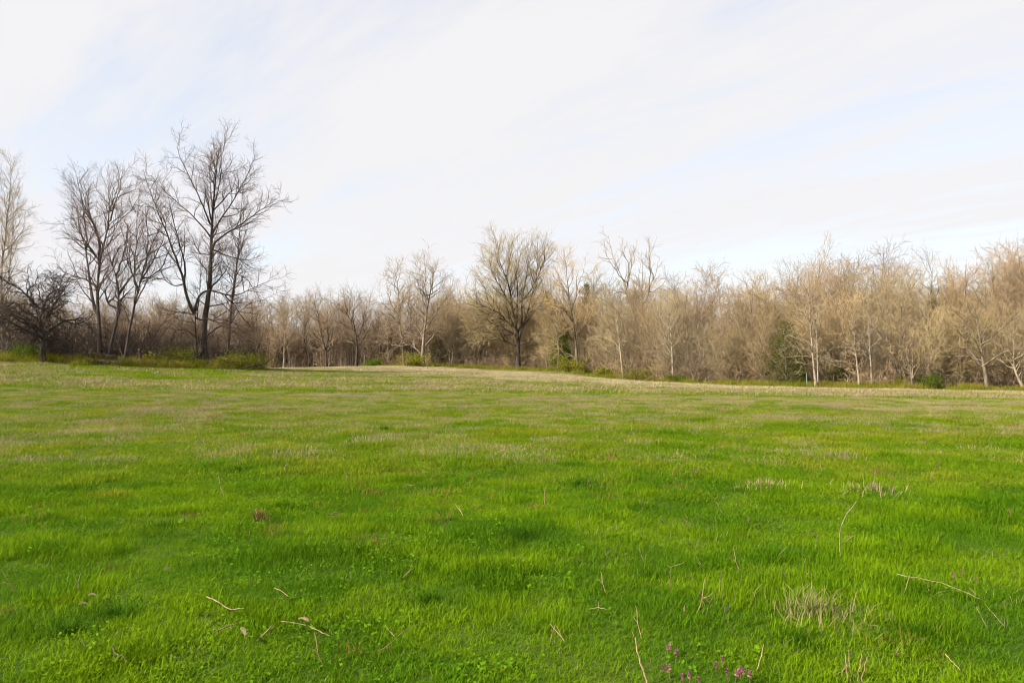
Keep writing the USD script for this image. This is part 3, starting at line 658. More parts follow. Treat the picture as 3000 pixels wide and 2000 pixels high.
drawn_tree("sycamore", "pale sycamore with long drooping left branches at the right wood's edge", 2518, 75, (1682, 1444), [
    (0.14, [(1682, 1444), (1668, 1300), (1652, 1150), (1640, 1020), (1632, 900), (1630, 780), (1628, 680)]),
    (0.05, [(1640, 1040), (1560, 1060), (1480, 1080), (1430, 1120)]), (0.05, [(1652, 1175), (1560, 1130), (1480, 1090)]), (0.05, [(1655, 1220), (1560, 1190), (1450, 1170), (1340, 1185)]), (0.05, [(1662, 1310), (1580, 1250), (1500, 1210), (1410, 1215)]),
    (0.04, [(1645, 1060), (1720, 1080), (1770, 1110)]), (0.04, [(1636, 960), (1580, 920), (1540, 860)]), (0.04, [(1670, 1320), (1720, 1290), (1770, 1330)]),
], Z4, 64, "bark_white", "twig_pale", extra=(9, 1.0, 2.4, 1.1), **SYC)
drawn_tree("sycamore", "straight slim sycamore, rightmost of the pale-stemmed trees at the edge", 2555, 75, (442, 1398), [
    (0.13, [(442, 1398), (434, 1250), (425, 1100), (418, 980), (416, 870), (414, 760), (412, 680)]), (0.05, [(424, 1080), (350, 1040), (290, 1020)]), (0.04, [(420, 1030), (470, 1020), (520, 990)]), (0.04, [(417, 900), (360, 850), (330, 820)]), (0.04, [(418, 960), (380, 900), (340, 890)]),
], Z5, 65, "bark_white", "twig_pale", extra=(8, 1.0, 2.2, 1.1), **SYC)
drawn_tree("sycamore", "pale leaning sapling with open crown at the wood's left front", 1827, 91, (1438, 1395), [
    (0.13, [(1438, 1395), (1420, 1250), (1405, 1100), (1388, 980), (1380, 860), (1370, 760), (1350, 660)]), (0.06, [(1405, 1110), (1330, 1040), (1250, 1020), (1190, 1020)]), (0.05, [(1390, 980), (1320, 940), (1240, 860), (1190, 830)]), (0.05, [(1420, 1230), (1350, 1160), (1250, 1120)]), (0.06, [(1400, 1060), (1450, 960), (1400, 860), (1300, 760), (1180, 720)]),
], Z3, 66, "bark_wood", "twig_pale", extra=(10, 1.5, 3.2, .95), **SYC)
drawn_tree("sycamore", "pale many-branched young tree with green plants at its foot", 1972, 85, (1816, 1385), [
    (0.16, [(1816, 1385), (1812, 1230), (1805, 1100), (1800, 980), (1790, 880), (1780, 780), (1770, 650)]), (0.07, [(1812, 1220), (1760, 1170), (1690, 1130), (1600, 1090)]), (0.06, [(1803, 1080), (1740, 980), (1690, 880), (1660, 800)]), (0.06, [(1800, 1000), (1840, 900), (1880, 820)]), (0.06, [(1795, 940), (1740, 820), (1720, 720)]), (0.05, [(1812, 1200), (1850, 1130), (1900, 1080)]),
], Z3, 67, "bark_white", "twig_pale", extra=(14, 1.5, 3.4, .8), **{**SYC, "b1": (1.8, .9, 2.4)})
drawn_tree("spreading_tree", "broad spreading tree with dark trunk over shade, near the right edge", 2892, 71, (1402, 1402), [
    (0.24, [(1402, 1402), (1390, 1280), (1375, 1180), (1350, 1080), (1345, 980), (1330, 860), (1310, 740), (1300, 620)]), (0.13, [(1375, 1190), (1300, 1100), (1220, 1040), (1120, 1010)]), (0.12, [(1370, 1160), (1450, 1060), (1530, 1010), (1640, 1000)]),
    (0.12, [(1350, 1060), (1260, 960), (1180, 880), (1100, 760)]), (0.11, [(1345, 980), (1420, 880), (1480, 780), (1520, 680)]), (0.10, [(1335, 900), (1260, 780), (1220, 650)]), (0.10, [(1360, 1120), (1250, 1080), (1100, 1080), (1000, 1060)]), (0.10, [(1380, 1200), (1480, 1160), (1590, 1170), (1680, 1150)]),
], Z5, 68, "bark_mid", "twig_olive", extra=(12, 2.0, 4.2, .9), b1=(2.2, .9, 2.6), b2=(2.8, .4, 1.1), b3=(3.2, .25, .6), tw=0.012, k=12, depth=.9)
drawn_tree("spreading_tree", "leaning tree cut by the right picture edge, lit trunk slanting left", 3003, 70, (1712, 1380), [
    (0.17, [(1712, 1380), (1680, 1310), (1640, 1250), (1610, 1180), (1600, 1080), (1620, 960), (1600, 820), (1620, 700)]), (0.10, [(1640, 1250), (1700, 1150), (1760, 1050)]), (0.09, [(1610, 1170), (1540, 1080), (1500, 980)]), (0.09, [(1605, 1090), (1680, 980), (1720, 860)]),
], Z5, 69, "bark_wood", "twig_olive", extra=(10, 2.0, 4.2, .9), b1=(2.2, .9, 2.6), b2=(2.8, .4, 1.1), b3=(3.2, .25, .6), tw=0.012, k=12, depth=.9)
drawn_tree("spreading_tree", "several-stemmed dark-footed bare tree left of the bright green bush", 2672, 74, (775, 1385), [
    (0.13, [(775, 1385), (772, 1280), (765, 1200), (750, 1120), (720, 1040), (690, 950), (660, 860)]), (0.10, [(775, 1300), (795, 1200), (830, 1120), (860, 1000)]), (0.10, [(778, 1280), (780, 1160), (790, 1040), (780, 900)]), (0.08, [(795, 1385), (810, 1270), (840, 1150), (920, 1090), (1010, 1095)]), (0.08, [(770, 1250), (700, 1150), (620, 1080), (570, 1000)]),
], Z5, 70, "bark_mid", "twig_wood", extra=(9, 1.6, 3.4, .8), b1=(2.0, .9, 2.4), b2=(2.8, .4, 1.1), b3=(3.0, .25, .6), tw=0.012, k=12, depth=.9)

# ------------------------------------------------------------------ the woods: kinds of tree, each copy a thing of its own
KINDS = [  # name, height, options
    ("wood_tree", 12.5, dict(bark="bark_wood", twig="twig_wood", stems=1, r0=.10, t0=.2, limb=(1.5, 1.6, 4.4), limb_ang=.8, up=.085)),
    ("wood_tree", 13.5, dict(bark="bark_wood", twig="twig_red", stems=2, r0=.10, t0=.25, limb=(1.3, 1.6, 4.4), limb_ang=.75, up=.095, spread=.3)),
    ("wood_tree", 11.5, dict(bark="bark_wood", twig="twig_olive", stems=3, r0=.08, t0=.12, limb=(1.2, 1.4, 4.0), limb_ang=.8, up=.085, spread=.4)),
    ("wood_tree", 13.0, dict(bark="bark_mid", twig="twig_wood", stems=1, r0=.12, t0=.22, limb=(1.7, 2.0, 5.2), limb_ang=.95, up=.075)),
    ("young_tree", 8.5, dict(bark="bark_wood", twig="twig_wood", stems=4, r0=.05, t0=.08, limb=(1.4, 1.0, 3.2), limb_ang=.8, up=.085, spread=.5)),
    ("young_tree", 8.0, dict(bark="bark_wood", twig="twig_pale", stems=2, r0=.06, t0=.08, limb=(1.9, 1.1, 3.4), limb_ang=.95, up=.065, spread=.4)),
    ("young_tree", 7.0, dict(bark="bark_wood", twig="twig_olive", stems=5, r0=.045, t0=.08, limb=(1.4, .9, 2.8), limb_ang=.75, up=.085, spread=.6)),
    ("far_tree", 13.5, dict(bark="bark_mid", twig="twig_mid", stems=1, r0=.15, t0=.25, limb=(1.3, 2.0, 5.2), limb_ang=.9, up=.085, tw=.012)),
    ("far_tree", 12.5, dict(bark="bark_mid", twig="twig_red", stems=2, r0=.13, t0=.28, limb=(1.2, 1.8, 4.6), limb_ang=.85, up=.095, spread=.3, tw=.012)),
    ("sapling_cluster", 8.0, dict(bark="bark_mid", twig="twig_brown", stems=9, r0=.075, t0=.45, limb=(.7, .8, 2.0), limb_ang=.7, up=.085, spread=.06, foot=1.5, tw=.012)),
    ("far_tree", 14.5, dict(bark="bark_dark", twig="twig_mid", stems=1, r0=.14, t0=.35, limb=(1.4, 2.0, 4.8), limb_ang=.85, up=.085, tw=.012, sw=.07)),
]
SECTIONS = [(-9999, "behind the left clump"), (420, "behind the tallest left tree"), (790, "left of the lone straight-boled tree"), (1010, "behind the large spreading tree"),
            (1330, "around the fan-shaped oak"), (1570, "right of the oak"), (1780, "below the tall thin-topped trees"), (1960, "behind the many-branched young tree"), (2230, "behind the tallest white sycamore"),
            (2480, "behind the rightmost sycamores"), (2650, "behind the bright green bush"), (2820, "behind the broad spreading tree")]
LOOK = ["single-trunked tan bare tree", "reddish twin-stemmed bare tree", "olive-brown three-stemmed bare tree", "wide-crowned tan bare tree", "bushy four-stemmed tan young tree", "low pale young tree", "olive many-stemmed young tree",
        "single-trunked brown bare tree", "reddish-brown twin-stemmed bare tree", "cluster of thin straight brown saplings", "tall dark-trunked bare tree"]


def section(px):
    return [w for a, w in SECTIONS if px >= a][-1]


PROTO = {}
WR = np.random.default_rng(5)


def wood(kind, px, dist, s, extra_kind=None):
    loc = stand(px, dist) - [0, 0, .05]
    lab = f"{LOOK[kind]} in the wood {section(px)}"; grp = f"wood {section(px)}: {LOOK[kind]}"
    rot, sc = WR.random() * 360, (s * WR.uniform(.9, 1.12), s * WR.uniform(.9, 1.12), s * WR.uniform(.92, 1.08))
    if kind not in PROTO:
        name, H, opt = KINDS[kind]
        t = thing(name, lab, "tree", loc, rot, sc, grp)
        small = name in ("young_tree", "sapling_cluster")
        plain_tree(t, 100 + kind, H, b1=(2.4, .8, 2.6) if small else (2.0, 1.0, 3.2), b2=(3.4, .45, 1.3) if small else (3.2, .6, 1.7), b3=(3.4, .3, .8), fall=.3, **opt)
        PROTO[kind] = t
    else:
        copy_of(PROTO[kind], lab, "tree", loc, rot, sc, grp)


def spread_px(lo, hi, d0, d1, gap, rng, most):
    """Spots between the front edge + d0 and + d1, no two closer than gap metres."""
    out = []
    for _ in range(most * 60):
        px = rng.uniform(lo, hi); d = edge(px) + rng.uniform(d0, d1)
        p = np.array([(px - 1500) / FPX * d, d])
        if all((p[0] - o[0]) ** 2 + (p[1] - o[1]) ** 2 > gap * gap for o in out):
            out.append((p[0], p[1], px, d))
        if len(out) >= most:
            break
    return sorted([(px, d) for _, _, px, d in out], key=lambda a: a[1])


TOPS = [(1200, .90), (1400, .93), (1650, .90), (1800, .90), (1950, .88), (2150, .86), (2300, .88), (2420, 1.02), (2560, 1.0), (2650, .88), (2760, .94), (2840, .88), (2920, 1.06), (3100, 1.08)]
for px, d in spread_px(1290, 3150, 3.0, 24, 2.5, WR, 190):
    s = np.interp(px, [a for a, _ in TOPS], [b for _, b in TOPS]) * WR.uniform(.82, 1.06)
    if px < 1560:
        s *= .92
    wood(int(WR.choice([0, 1, 2, 3])), px, d, s)
for px, d in spread_px(1560, 3120, 0.2, 5.0, 1.9, WR, 66):
    wood(int(WR.choice([4, 5, 6])), px, d, WR.uniform(.7, 1.15))
for px, d in spread_px(1280, 1600, 0.5, 8.0, 2.4, WR, 16):
    wood(int(WR.choice([4, 5, 6])), px, d, WR.uniform(.9, 1.3))
for px, d in spread_px(-260, 1330, 0.5, 34, 2.7, WR, 190):
    wood(int(WR.choice([7, 8, 10])), px, d, WR.uniform(.70, .96))

for px, d in spread_px(300, 1330, 1.0, 30, 3.0, WR, 70):
    wood(9, px, d, WR.uniform(.7, 1.1))
# undergrowth at the foot of the woods
bs = []
for k, (px, d) in enumerate(spread_px(1240, 3100, -1.2, 6.0, 1.3, WR, 175) + spread_px(-100, 1290, -0.5, 34.0, 2.6, WR, 150)):
    s = WR.uniform(.7, 1.35) * (1 if k < 175 else 1.0 + .045 * max(d - edge(px), 0))
    tone = ("tan", "shade-dark brown", "reddish", "shade-dusky brown")[k % 4]  # the two darker tones paint the shadow band along the wood's foot
    lab = f"low leafless {tone} brush at the wood's foot, {section(px)}"
    grp = f"low {tone} brush {section(px)}"
    if k < 4:
        t = thing("brush", lab, "shrub", stand(px, d), WR.random() * 360, (s, s, s), grp)
        shrub(t, 200 + k, n=12, L=(1.2, 2.8), lean=(.1, .9), bark="bark_wood" if k % 2 else "bark_mid", twig=("twig_wood", "twig_brown", "twig_red", "twig_brown")[k], tw=.011, cane_parts=False, b2=(2.8, .35, .9), b3=(3.0, .2, .45), up=-.02)
        bs.append(t)
    else:
        copy_of(bs[k % 4], lab, "shrub", stand(px, d), WR.random() * 360, (s, s, s * WR.uniform(.8, 1.1)), grp)


# ------------------------------------------------------------------ evergreens and green bushes
def conifer(root, seed, H, W, leaf, n=90, lsize=.16, per=60, bark="bark_mid", tcone=0.06, power=.8, ragged=.25):
    rng = np.random.default_rng(seed)
    P = stem_poly(H * .97, rng, .02, 0, .01, 10, (0, 0, -.1))
    part(root, "trunk", tubes(P[None], taper(P, .012 * H + .03, .02)[None], 7), bark)
    t = np.sort(rng.uniform(tcone, .99, n))
    base = np.stack([np.interp(t, np.linspace(0, 1, 10), P[:, c]) for c in range(3)], 1)
    az = np.arange(n) * 2.4 + rng.normal(0, .3, n)
    L = W * (1 - t) ** power * rng.uniform(1 - ragged * 1.6, 1 + ragged * .6, n) * (0.55 + .45 * np.minimum(t / .12, 1)) + .12
    d = np.stack([np.cos(az), np.sin(az), .25 + .7 * t], 1); d = unit(d)
    k = 6
    B = np.empty((n, k, 3)); B[:, 0] = base
    for s in range(1, k):
        d = unit(d + [0, 0, .06] + rng.normal(0, .08, (n, 3)))
        B[:, s] = B[:, s - 1] + d * (L / (k - 1))[:, None]
    part(root, "branches", tubes(B, taper(B, .03, .008), 4), bark, kind="stuff")
    m = np.maximum((per * L / W * 1.6).astype(int), 10)
    par = np.repeat(np.arange(n), m); N = len(par)
    u = rng.beta(1.6, 1.0, N) * (k - 1); kk = np.minimum(u.astype(int), k - 2); w = (u - kk)[:, None]
    C = B[par, kk] * (1 - w) + B[par, kk + 1] * w
    C = C + rng.normal(0, 1, (N, 3)) * (.05 + .13 * L[par])[:, None]
    D = unit(unit(B[par, -1] - B[par, 0]) + rng.normal(0, .6, (N, 3)) + [0, 0, .3])
    part(root, "crown", leaf_tris(C, D, lsize, rng), leaf, kind="stuff")


def bush(root, seed, R, H, leaf, n=26, lsize=.10, per=70, bark="bark_wood"):
    rng = np.random.default_rng(seed)
    B = []
    for _ in range(n):
        lean = rng.uniform(.05, 1.15)
        B.append(stem_poly(H * rng.uniform(.6, 1.05) * (1 if lean < .6 else R / H * .9 + .2), rng, lean, rng.random() * 6.283, .1, 7, (*rng.normal(0, R * .25, 2), -.03), up=.03))
    B = np.array(B)
    part(root, "stems", tubes(B, taper(B, .014, .005), 4), bark, kind="stuff")
    N = n * per
    par = rng.integers(0, n, N); u = rng.beta(1.8, 1.0, N) * 6; kk = np.minimum(u.astype(int), 5); w = (u - kk)[:, None]
    C = B[par, kk] * (1 - w) + B[par, kk + 1] * w + rng.normal(0, .10 + .05 * R, (N, 3))
    C[:, 2] = np.maximum(C[:, 2], .02)
    part(root, "foliage", leaf_tris(C, unit(rng.normal(0, 1, (N, 3)) + [0, 0, .5]), lsize, rng), leaf, kind="stuff")


for k, (nm, lab, px, d, H, W, lf, n) in enumerate([
        ("cedar", "green conical cedar half hidden behind bare branches, left of the tallest white sycamore", 2302, 78.2, 6.6, 2.9, "leaf_cedar", 120),
        ("cedar", "low dark cedar at the foot of the tallest white sycamore, on its left", 2352, 80.5, 3.4, 1.9, "leaf_cedar", 80),
        ("cedar", "small bright green cedar just right of the two sycamore stems", 2438, 78.5, 2.9, 1.5, "leaf_green", 70),
        ("cedar", "dark green cedar behind the large spreading tree's right side", 1292, 124, 6.2, 3.0, "leaf_cedar", 110),
        ("cedar", "tiny dark cedar in the gap right of the lone straight-boled tree", 1116, 138, 2.2, 1.2, "leaf_cedar", 50),
        ("cedar", "yellow-green evergreen behind the slim straight trunk beside the oak", 1650, 107, 7.2, 2.2, "leaf_green", 110),
        ("pine", "dark pine top showing among the bare crowns right of the oak", 1722, 112, 12.8, 3.0, "leaf_pine", 120),
        ("pine", "pine crown hidden behind bare twigs left of the dark pine top", 1605, 120, 12.2, 3.2, "leaf_pine", 110),
        ("pine", "ragged evergreen rising behind the trees above the bright green bush", 2735, 83, 10.2, 2.1, "leaf_pine", 120),
        ("pine", "evergreen patch deep in the wood left of the ragged evergreen", 2618, 90, 9.2, 1.8, "leaf_pine", 90),
        ("cedar", "dark evergreen shading the ground behind the broad spreading tree's trunk", 2945, 76, 3.6, 2.4, "leaf_cedar", 90)]):
    t = thing(nm, lab, "tree", stand(px, d), WR.random() * 360)
    conifer(t, 300 + k, H, W, lf, n, lsize=.20 if d > 100 else .13, per=46, tcone=.45 if nm == "pine" else .03, power=.65, ragged=.36)

for k, (lab, px, d, R, H, lf, n) in enumerate([
        ("bright yellow-green bush at the wood's foot near the right", 2728, 74, 1.7, 1.5, "leaf_green", 40),
        ("green leafy bush under the gnarled tree at the far left", 72, 58.5, 1.7, 1.2, "leaf_green", 44),
        ("green low bush at the foot of the many-branched young tree", 1978, 84, 1.5, .95, "leaf_green", 34),
        ("olive briar mound left of the tallest tree's trunk", 520, 67, 2.2, 1.2, "weed", 56),
        ("olive briar mound between stump and leaning tree", 440, 65, 1.7, .9, "weed", 44),
        ("olive briar mound at the right end of the left clump", 725, 69, 2.2, 1.0, "weed", 60),
        ("olive briar mound just right of the tallest tree's foot", 660, 68, 1.5, 1.0, "weed", 40),
        ("yellow-green mound before the trunk right of the oak", 1668, 101, 2.3, 1.3, "weed", 56),
        ("yellow-green mound by the foot of the large spreading tree", 1215, 114, 2.6, 1.1, "weed", 56),
        ("small bright green bush near the lone straight-boled tree", 1096, 131, 2.0, 1.2, "leaf_green", 36),
        ("green bush low at the edge between the oak's trees and the leaning sapling", 1770, 96, 1.4, .9, "weed", 34),
        ("olive weedy mound under the leaning sapling", 1865, 89.5, 2.4, 1.2, "weed", 50),
        ("green bush between the rightmost sycamore and many-stemmed tree", 2620, 76, 1.4, .9, "weed", 34)]):
    t = thing("bush", lab, "bush", stand(px, d), WR.random() * 360)
    bush(t, 400 + k, R, H, lf, n, lsize=.11 if d < 90 else .16, per=75)

# ------------------------------------------------------------------ logs, stump, fence posts
def log(name, label, cat, pts, r0, r1, mat, seed, loc, stubs=3):
    rng = np.random.default_rng(seed)
    t = thing(name, label, cat, loc)
    P = resample(pts, 14, rng, .03); R = taper(P, r0, r1) * rng.uniform(.9, 1.1, 14)
    v, f, n = tubes(P[None], R[None], 9)
    v = v + .25 * r0 * (fbm(v * 4, 3, seed) - .5)[:, None] * n
    caps_v = np.vstack([v, P[0], P[-1]]); m = len(v)
    cf = [[m, (s + 1) % 9, s] for s in range(9)] + [[m + 1, m - 9 + s, m - 9 + (s + 1) % 9] for s in range(9)]
    part(t, "trunk", (caps_v, np.vstack([f, cf]), None), mat)
    if stubs:
        Q, RR = sprout(P[None], R[None], rng, stubs / max(np.linalg.norm(P[-1] - P[0]), .1), .2, .9, .9, .2, lens(.3, .9), 5, .1, .15, .05, .012, stubs, 1)
        for a, b in zip(Q, RR):
            part(t, "branch", tubes(a[None], b[None], 5), mat)


log("fallen_log", "fallen log lying in front of the forked tree's foot", "log", [(-1.6, .2, .35), (-.6, 0, .3), (.6, -.1, .2), (1.5, .1, .16)], .2, .14, "dead_wood", 1, stand(292, 59))
log("fallen_log", "second fallen log, just behind the front one by the forked tree", "log", [(-1.4, 0, .55), (0, .1, .62), (1.3, .2, .5)], .2, .16, "bark_dark", 2, stand(288, 60))
log("stump", "dark broken snag standing between leaning tree and briar mound", "stump", [(0, 0, -.1), (.02, 0, .5), (-.06, 0, 1.0), (.02, 0, 1.4)], .17, .10, "bark_dark", 3, stand(410, 63), 2)
log("fallen_branch", "crooked fallen branch lying right of the tallest tree's foot", "branch", [(-1.0, 0, .5), (-.2, .1, .25), (.6, 0, .2), (1.3, -.1, .55)], .13, .05, "bark_dark", 4, stand(640, 67), 4)
log("fallen_branch", "fallen branch poking out of the clump's right end", "branch", [(-1.1, 0, .2), (-.2, 0, .45), (.7, 0, .6), (1.3, 0, .85)], .07, .03, "bark_dark", 5, stand(745, 67), 3)
log("fallen_log", "dark log on the grass at the right picture edge", "log", [(-1.2, 0, .15), (0, 0, .17), (1.2, .1, .15)], .15, .12, "bark_dark", 6, stand(2968, 70), 1)
for px, d, lab in [(2362, 76.5, "thin green metal fence post left of the tallest white sycamore"), (2488, 76.5, "thin grey fence post left of the drooping-branched sycamore"), (2702, 75.5, "short pale-topped fence post beside the bright green bush"), (2992, 72.5, "thin fence post at the right picture edge")]:
    t = thing("fence_post", lab, "fence post", stand(px, d), WR.uniform(-20, 20))
    bx = [(-.035, -.006), (.035, -.006), (.035, .006), (.006, .006), (.006, .045), (-.006, .045), (-.006, .006), (-.035, .006)]
    v = np.array([(x, y, z) for z in (-.2, 1.5) for x, y in bx]); n = 8
    f = [[a, (a + 1) % n, n + (a + 1) % n] for a in range(n)] + [[a, n + (a + 1) % n, n + a] for a in range(n)] + [[8, 9, 10], [8, 10, 15], [11, 12, 13], [11, 13, 14]]
    part(t, "post", (v, np.array(f), None), "post_green")
    part(t, "tip", (np.array([(x * 1.1, y * 1.1, z) for z in (1.38, 1.503) for x, y in bx]), np.array(f), None), "stalk_pale" if "pale" in lab or "grey" in lab else "post_green")

# ------------------------------------------------------------------ grass
def blades(n, rad, h, w, rng, lean=(.15, .9), curve=.8, gauss=False):
    a = rng.random(n) * 6.283; r = rad * (np.sqrt(rng.random(n)) if not gauss else np.abs(rng.normal(0, .5, n)))
    p0 = np.stack([r * np.cos(a), r * np.sin(a), np.full(n, -.015)], 1)
    H = rng.uniform(*h, n); az = rng.random(n) * 6.283; l0 = rng.uniform(*lean, n)
    l1 = l0 + curve * rng.random(n)
    f0 = np.stack([np.cos(az) * np.sin(l0), np.sin(az) * np.sin(l0), np.cos(l0)], 1); f1 = np.stack([np.cos(az) * np.sin(l1), np.sin(az) * np.sin(l1), np.cos(l1)], 1)
    tw = az + 1.571 + rng.normal(0, .5, n); s = np.stack([np.cos(tw), np.sin(tw), 0 * tw], 1) * (w * rng.uniform(.6, 1.3, n) / 2)[:, None]
    p1 = p0 + f0 * (H * .55)[:, None]; p2 = p1 + f1 * (H * .5)[:, None]
    v = np.stack([p0 - s, p0 + s, p1 - .85 * s, p1 + .85 * s, p2], 1).reshape(-1, 3)
    o = np.arange(n)[:, None] * 5
    f = np.concatenate([o + [0, 1, 3], o + [0, 3, 2], o + [2, 3, 4]])
    return v, f, None


def scatter(name, label, cat, protos, mat, pts, idx, scale, rng, tilt=0.0):
    """One PointInstancer of patches."""
    path = numbered("/World", name)
    pi = UsdGeom.PointInstancer.Define(stage, path)
    UsdGeom.Scope.Define(stage, path + "/patches")
    rel = pi.CreatePrototypesRel()
    for g in protos:
        m = part(path + "/patches", "patch", g, mat)
        rel.AddTarget(m.GetPath())
    n = len(pts)
    ang = rng.random(n) * 6.283
    # turned about the vertical, then tilted with the slope of the ground
    X, Y, e = pts[:, 0], pts[:, 1], .2
    nx, ny = -(gz(X + e, Y) - gz(X - e, Y)) / (2 * e), -(gz(X, Y + e) - gz(X, Y - e)) / (2 * e)
    t = np.arctan(np.hypot(nx, ny)) / 2; ax, ay = -ny / np.maximum(np.hypot(nx, ny), 1e-9), nx / np.maximum(np.hypot(nx, ny), 1e-9)
    c, sn, ct, st_ = np.cos(ang / 2), np.sin(ang / 2), np.cos(t), np.sin(t)
    quat = np.stack([ct * c, st_ * (ax * c + ay * sn), st_ * (ay * c - ax * sn), ct * sn], 1)
    pi.CreateProtoIndicesAttr(Vt.IntArray.FromNumpy(idx.astype(np.int32)))
    pi.CreatePositionsAttr(Vt.Vec3fArray.FromNumpy(pts.astype(np.float32)))
    pi.CreateOrientationsAttr(Vt.QuathArray([Gf.Quath(float(q[0]), float(q[1]), float(q[2]), float(q[3])) for q in quat]))
    pi.CreateScalesAttr(Vt.Vec3fArray.FromNumpy(scale.astype(np.float32)))
    tag(pi, label, cat, kind="stuff")
    return pi


GR = np.random.default_rng(9)


def field(d0, d1, per_m2, rng, spread=1.12):
    """Random spots of the field in view between two distances, in front of the woods."""
    half = 1500 / FPX * spread
    st = per_m2 ** -.5
    x, d = np.meshgrid(np.arange(-half * d1, half * d1, st), np.arange(d0, d1, st), indexing="ij")
    x, d = (x + rng.uniform(-.5, .5, x.shape) * st).ravel(), np.maximum((d + rng.uniform(-.5, .5, d.shape) * st).ravel(), 2.5)
    ok = np.abs(x) < half * d
    x, d = x[ok], d[ok]
    px = 1500 + x / d * FPX
    ok = d < np.interp(px, _ex, _ed) + 6
    return x[ok], d[ok]


def n2(x, y, s, seed, oct=3):
    return fbm(np.stack([x * s, y * s, 0 * x], -1), oct, seed)


def strip_map(x, y):
    """The bleached strip along the far field edge, 0 to 1."""
    px = 1500 + x / y * FPX
    off, wid = np.interp(px, [770, 1100, 1500, 1700, 2100, 2700], [9, 14, 24, 21, 16, 16]), np.interp(px, [770, 1500, 2100, 2700], [21, 15, 12, 10])
    u = y - np.interp(px, _ex, _ed) + off
    return np.exp(-((u / (wid * np.where(u < 0, 1.7, .55))) ** 2)) * np.clip((px - 500) / 250, 0, 1)


def straw_map(x, y):
    """How much dry straw stands in the grass, 0 to 1."""
    px = 1500 + x / y * FPX
    s = np.interp(y, [0, 9, 14, 19, 27, 36, 48, 62, 76, 95, 160], [.0, .02, .12, .36, .55, .55, .45, .34, .36, .40, .6])
    s = s - .22 * np.exp(-(((y - 62) / 14) ** 2)) * np.clip((1300 - px) / 600, 0, 1)
    s = s + .15 * np.clip((px - 1900) / 600, 0, 1) * np.exp(-(((y - 48) / 12) ** 2)) - .6 * np.exp(-(((y - np.interp(px, _ex, _ed) + 4) / 5.0) ** 2)) * np.clip((px - 1150) / 200, 0, 1)
    s = s + .8 * (n2(x, y * .6, .30, 31) - .5) + .7 * (n2(x, y, .9, 37, 2) - .5)
    strip = strip_map(x, y)
    return np.clip(np.maximum(s, strip * np.interp(px, [1500, 2200], [1.0, .8])), 0, 1)


near_g = [blades(640, .26, (.022, .080), w, GR, (.25, 1.25), 1.0) for w in (.0038, .0042, .0046, .0046, .005, .0055, .0065)] + [blades(480, .20, (.04, .105), w, GR, (.15, 1.15), 1.1) for w in (.0042, .005, .007)]
x, y = field(3.0, 13.5, 22, GR)
fade = GR.random(len(x)) < (13.5 - y) / 4.5
x, y = x[fade], y[fade]
lush = n2(x, y, 2.0, 21)
idx = np.where(lush + GR.normal(0, .10, len(x)) > .66, GR.integers(7, 10, len(x)), GR.integers(0, 7, len(x)))
s = np.clip(1.02 + 1.7 * (lush - .5) + GR.normal(0, .16, len(x)), .6, 1.45)
scatter("grass", "bright green meadow grass close to the viewer", "grass", near_g, "grass", np.stack([x, y, gz(x, y)], 1), idx, np.stack([np.ones_like(s), np.ones_like(s), s], 1), GR)

mid_g = [blades(640, .48, (.025, .08), .0085, GR, (.25, 1.25), 1.0) for _ in range(6)] + [blades(520, .28, (.04, .11), .009, GR, (.15, 1.1), 1.0) for _ in range(2)]
x, y = field(9.0, 38, 8.5, GR)
fade = GR.random(len(x)) < (y - 8.0) / 4.5
x, y = x[fade], y[fade]
lush = n2(x, y, 1.5, 22); st = straw_map(x, y)
keep = GR.random(len(x)) > st * .7
x, y, lush = x[keep], y[keep], lush[keep]
idx = np.where(lush + GR.normal(0, .10, len(x)) > .66, GR.integers(6, 8, len(x)), GR.integers(0, 6, len(x)))
s = np.clip(1.0 + 1.5 * (lush - .5) + GR.normal(0, .16, len(x)), .6, 1.4)
scatter("grass", "green grass across the middle of the meadow", "grass", mid_g, "grass_mid", np.stack([x, y, gz(x, y)], 1), idx, np.stack([np.ones_like(s), np.ones_like(s), s], 1), GR)

far_g = [blades(420, 1.2, (.06, .16), .026, GR) for _ in range(6)]
x, y = field(36, 150, 1.6, GR)
st = straw_map(x, y); keep = GR.random(len(x)) > st * .88
x, y = x[keep], y[keep]
s = GR.uniform(.7, 1.3, len(x))
scatter("grass", "green grass far across the meadow below the woods", "grass", far_g, "grass_mid", np.stack([x, y, gz(x, y)], 1), GR.integers(0, 6, len(x)), np.stack([np.ones_like(s), np.ones_like(s), s], 1), GR)

clover = []
for _ in range(4):
    n = 70; a = GR.random(n) * 6.283; r = .22 * np.sqrt(GR.random(n))
    C = np.stack([r * np.cos(a), r * np.sin(a), GR.uniform(.01, .075, n)], 1)
    clover.append(leaf_tris(C, unit(np.stack([np.cos(a * 3), np.sin(a * 3), GR.uniform(-.1, .5, n)], 1)), .022, GR))
x, y = field(3.0, 16, 9, GR)
keep = GR.random(len(x)) < np.clip(3 * (n2(x, y, .7, 51) - .42), 0, .9)
x, y = x[keep], y[keep]; s = GR.uniform(.7, 1.25, len(x))
scatter("clover", "low broad-leaved weeds and clover among the near grass", "clover", clover, "clover", np.stack([x, y, gz(x, y)], 1), GR.integers(0, 4, len(x)), np.stack([s, s, s], 1), GR)

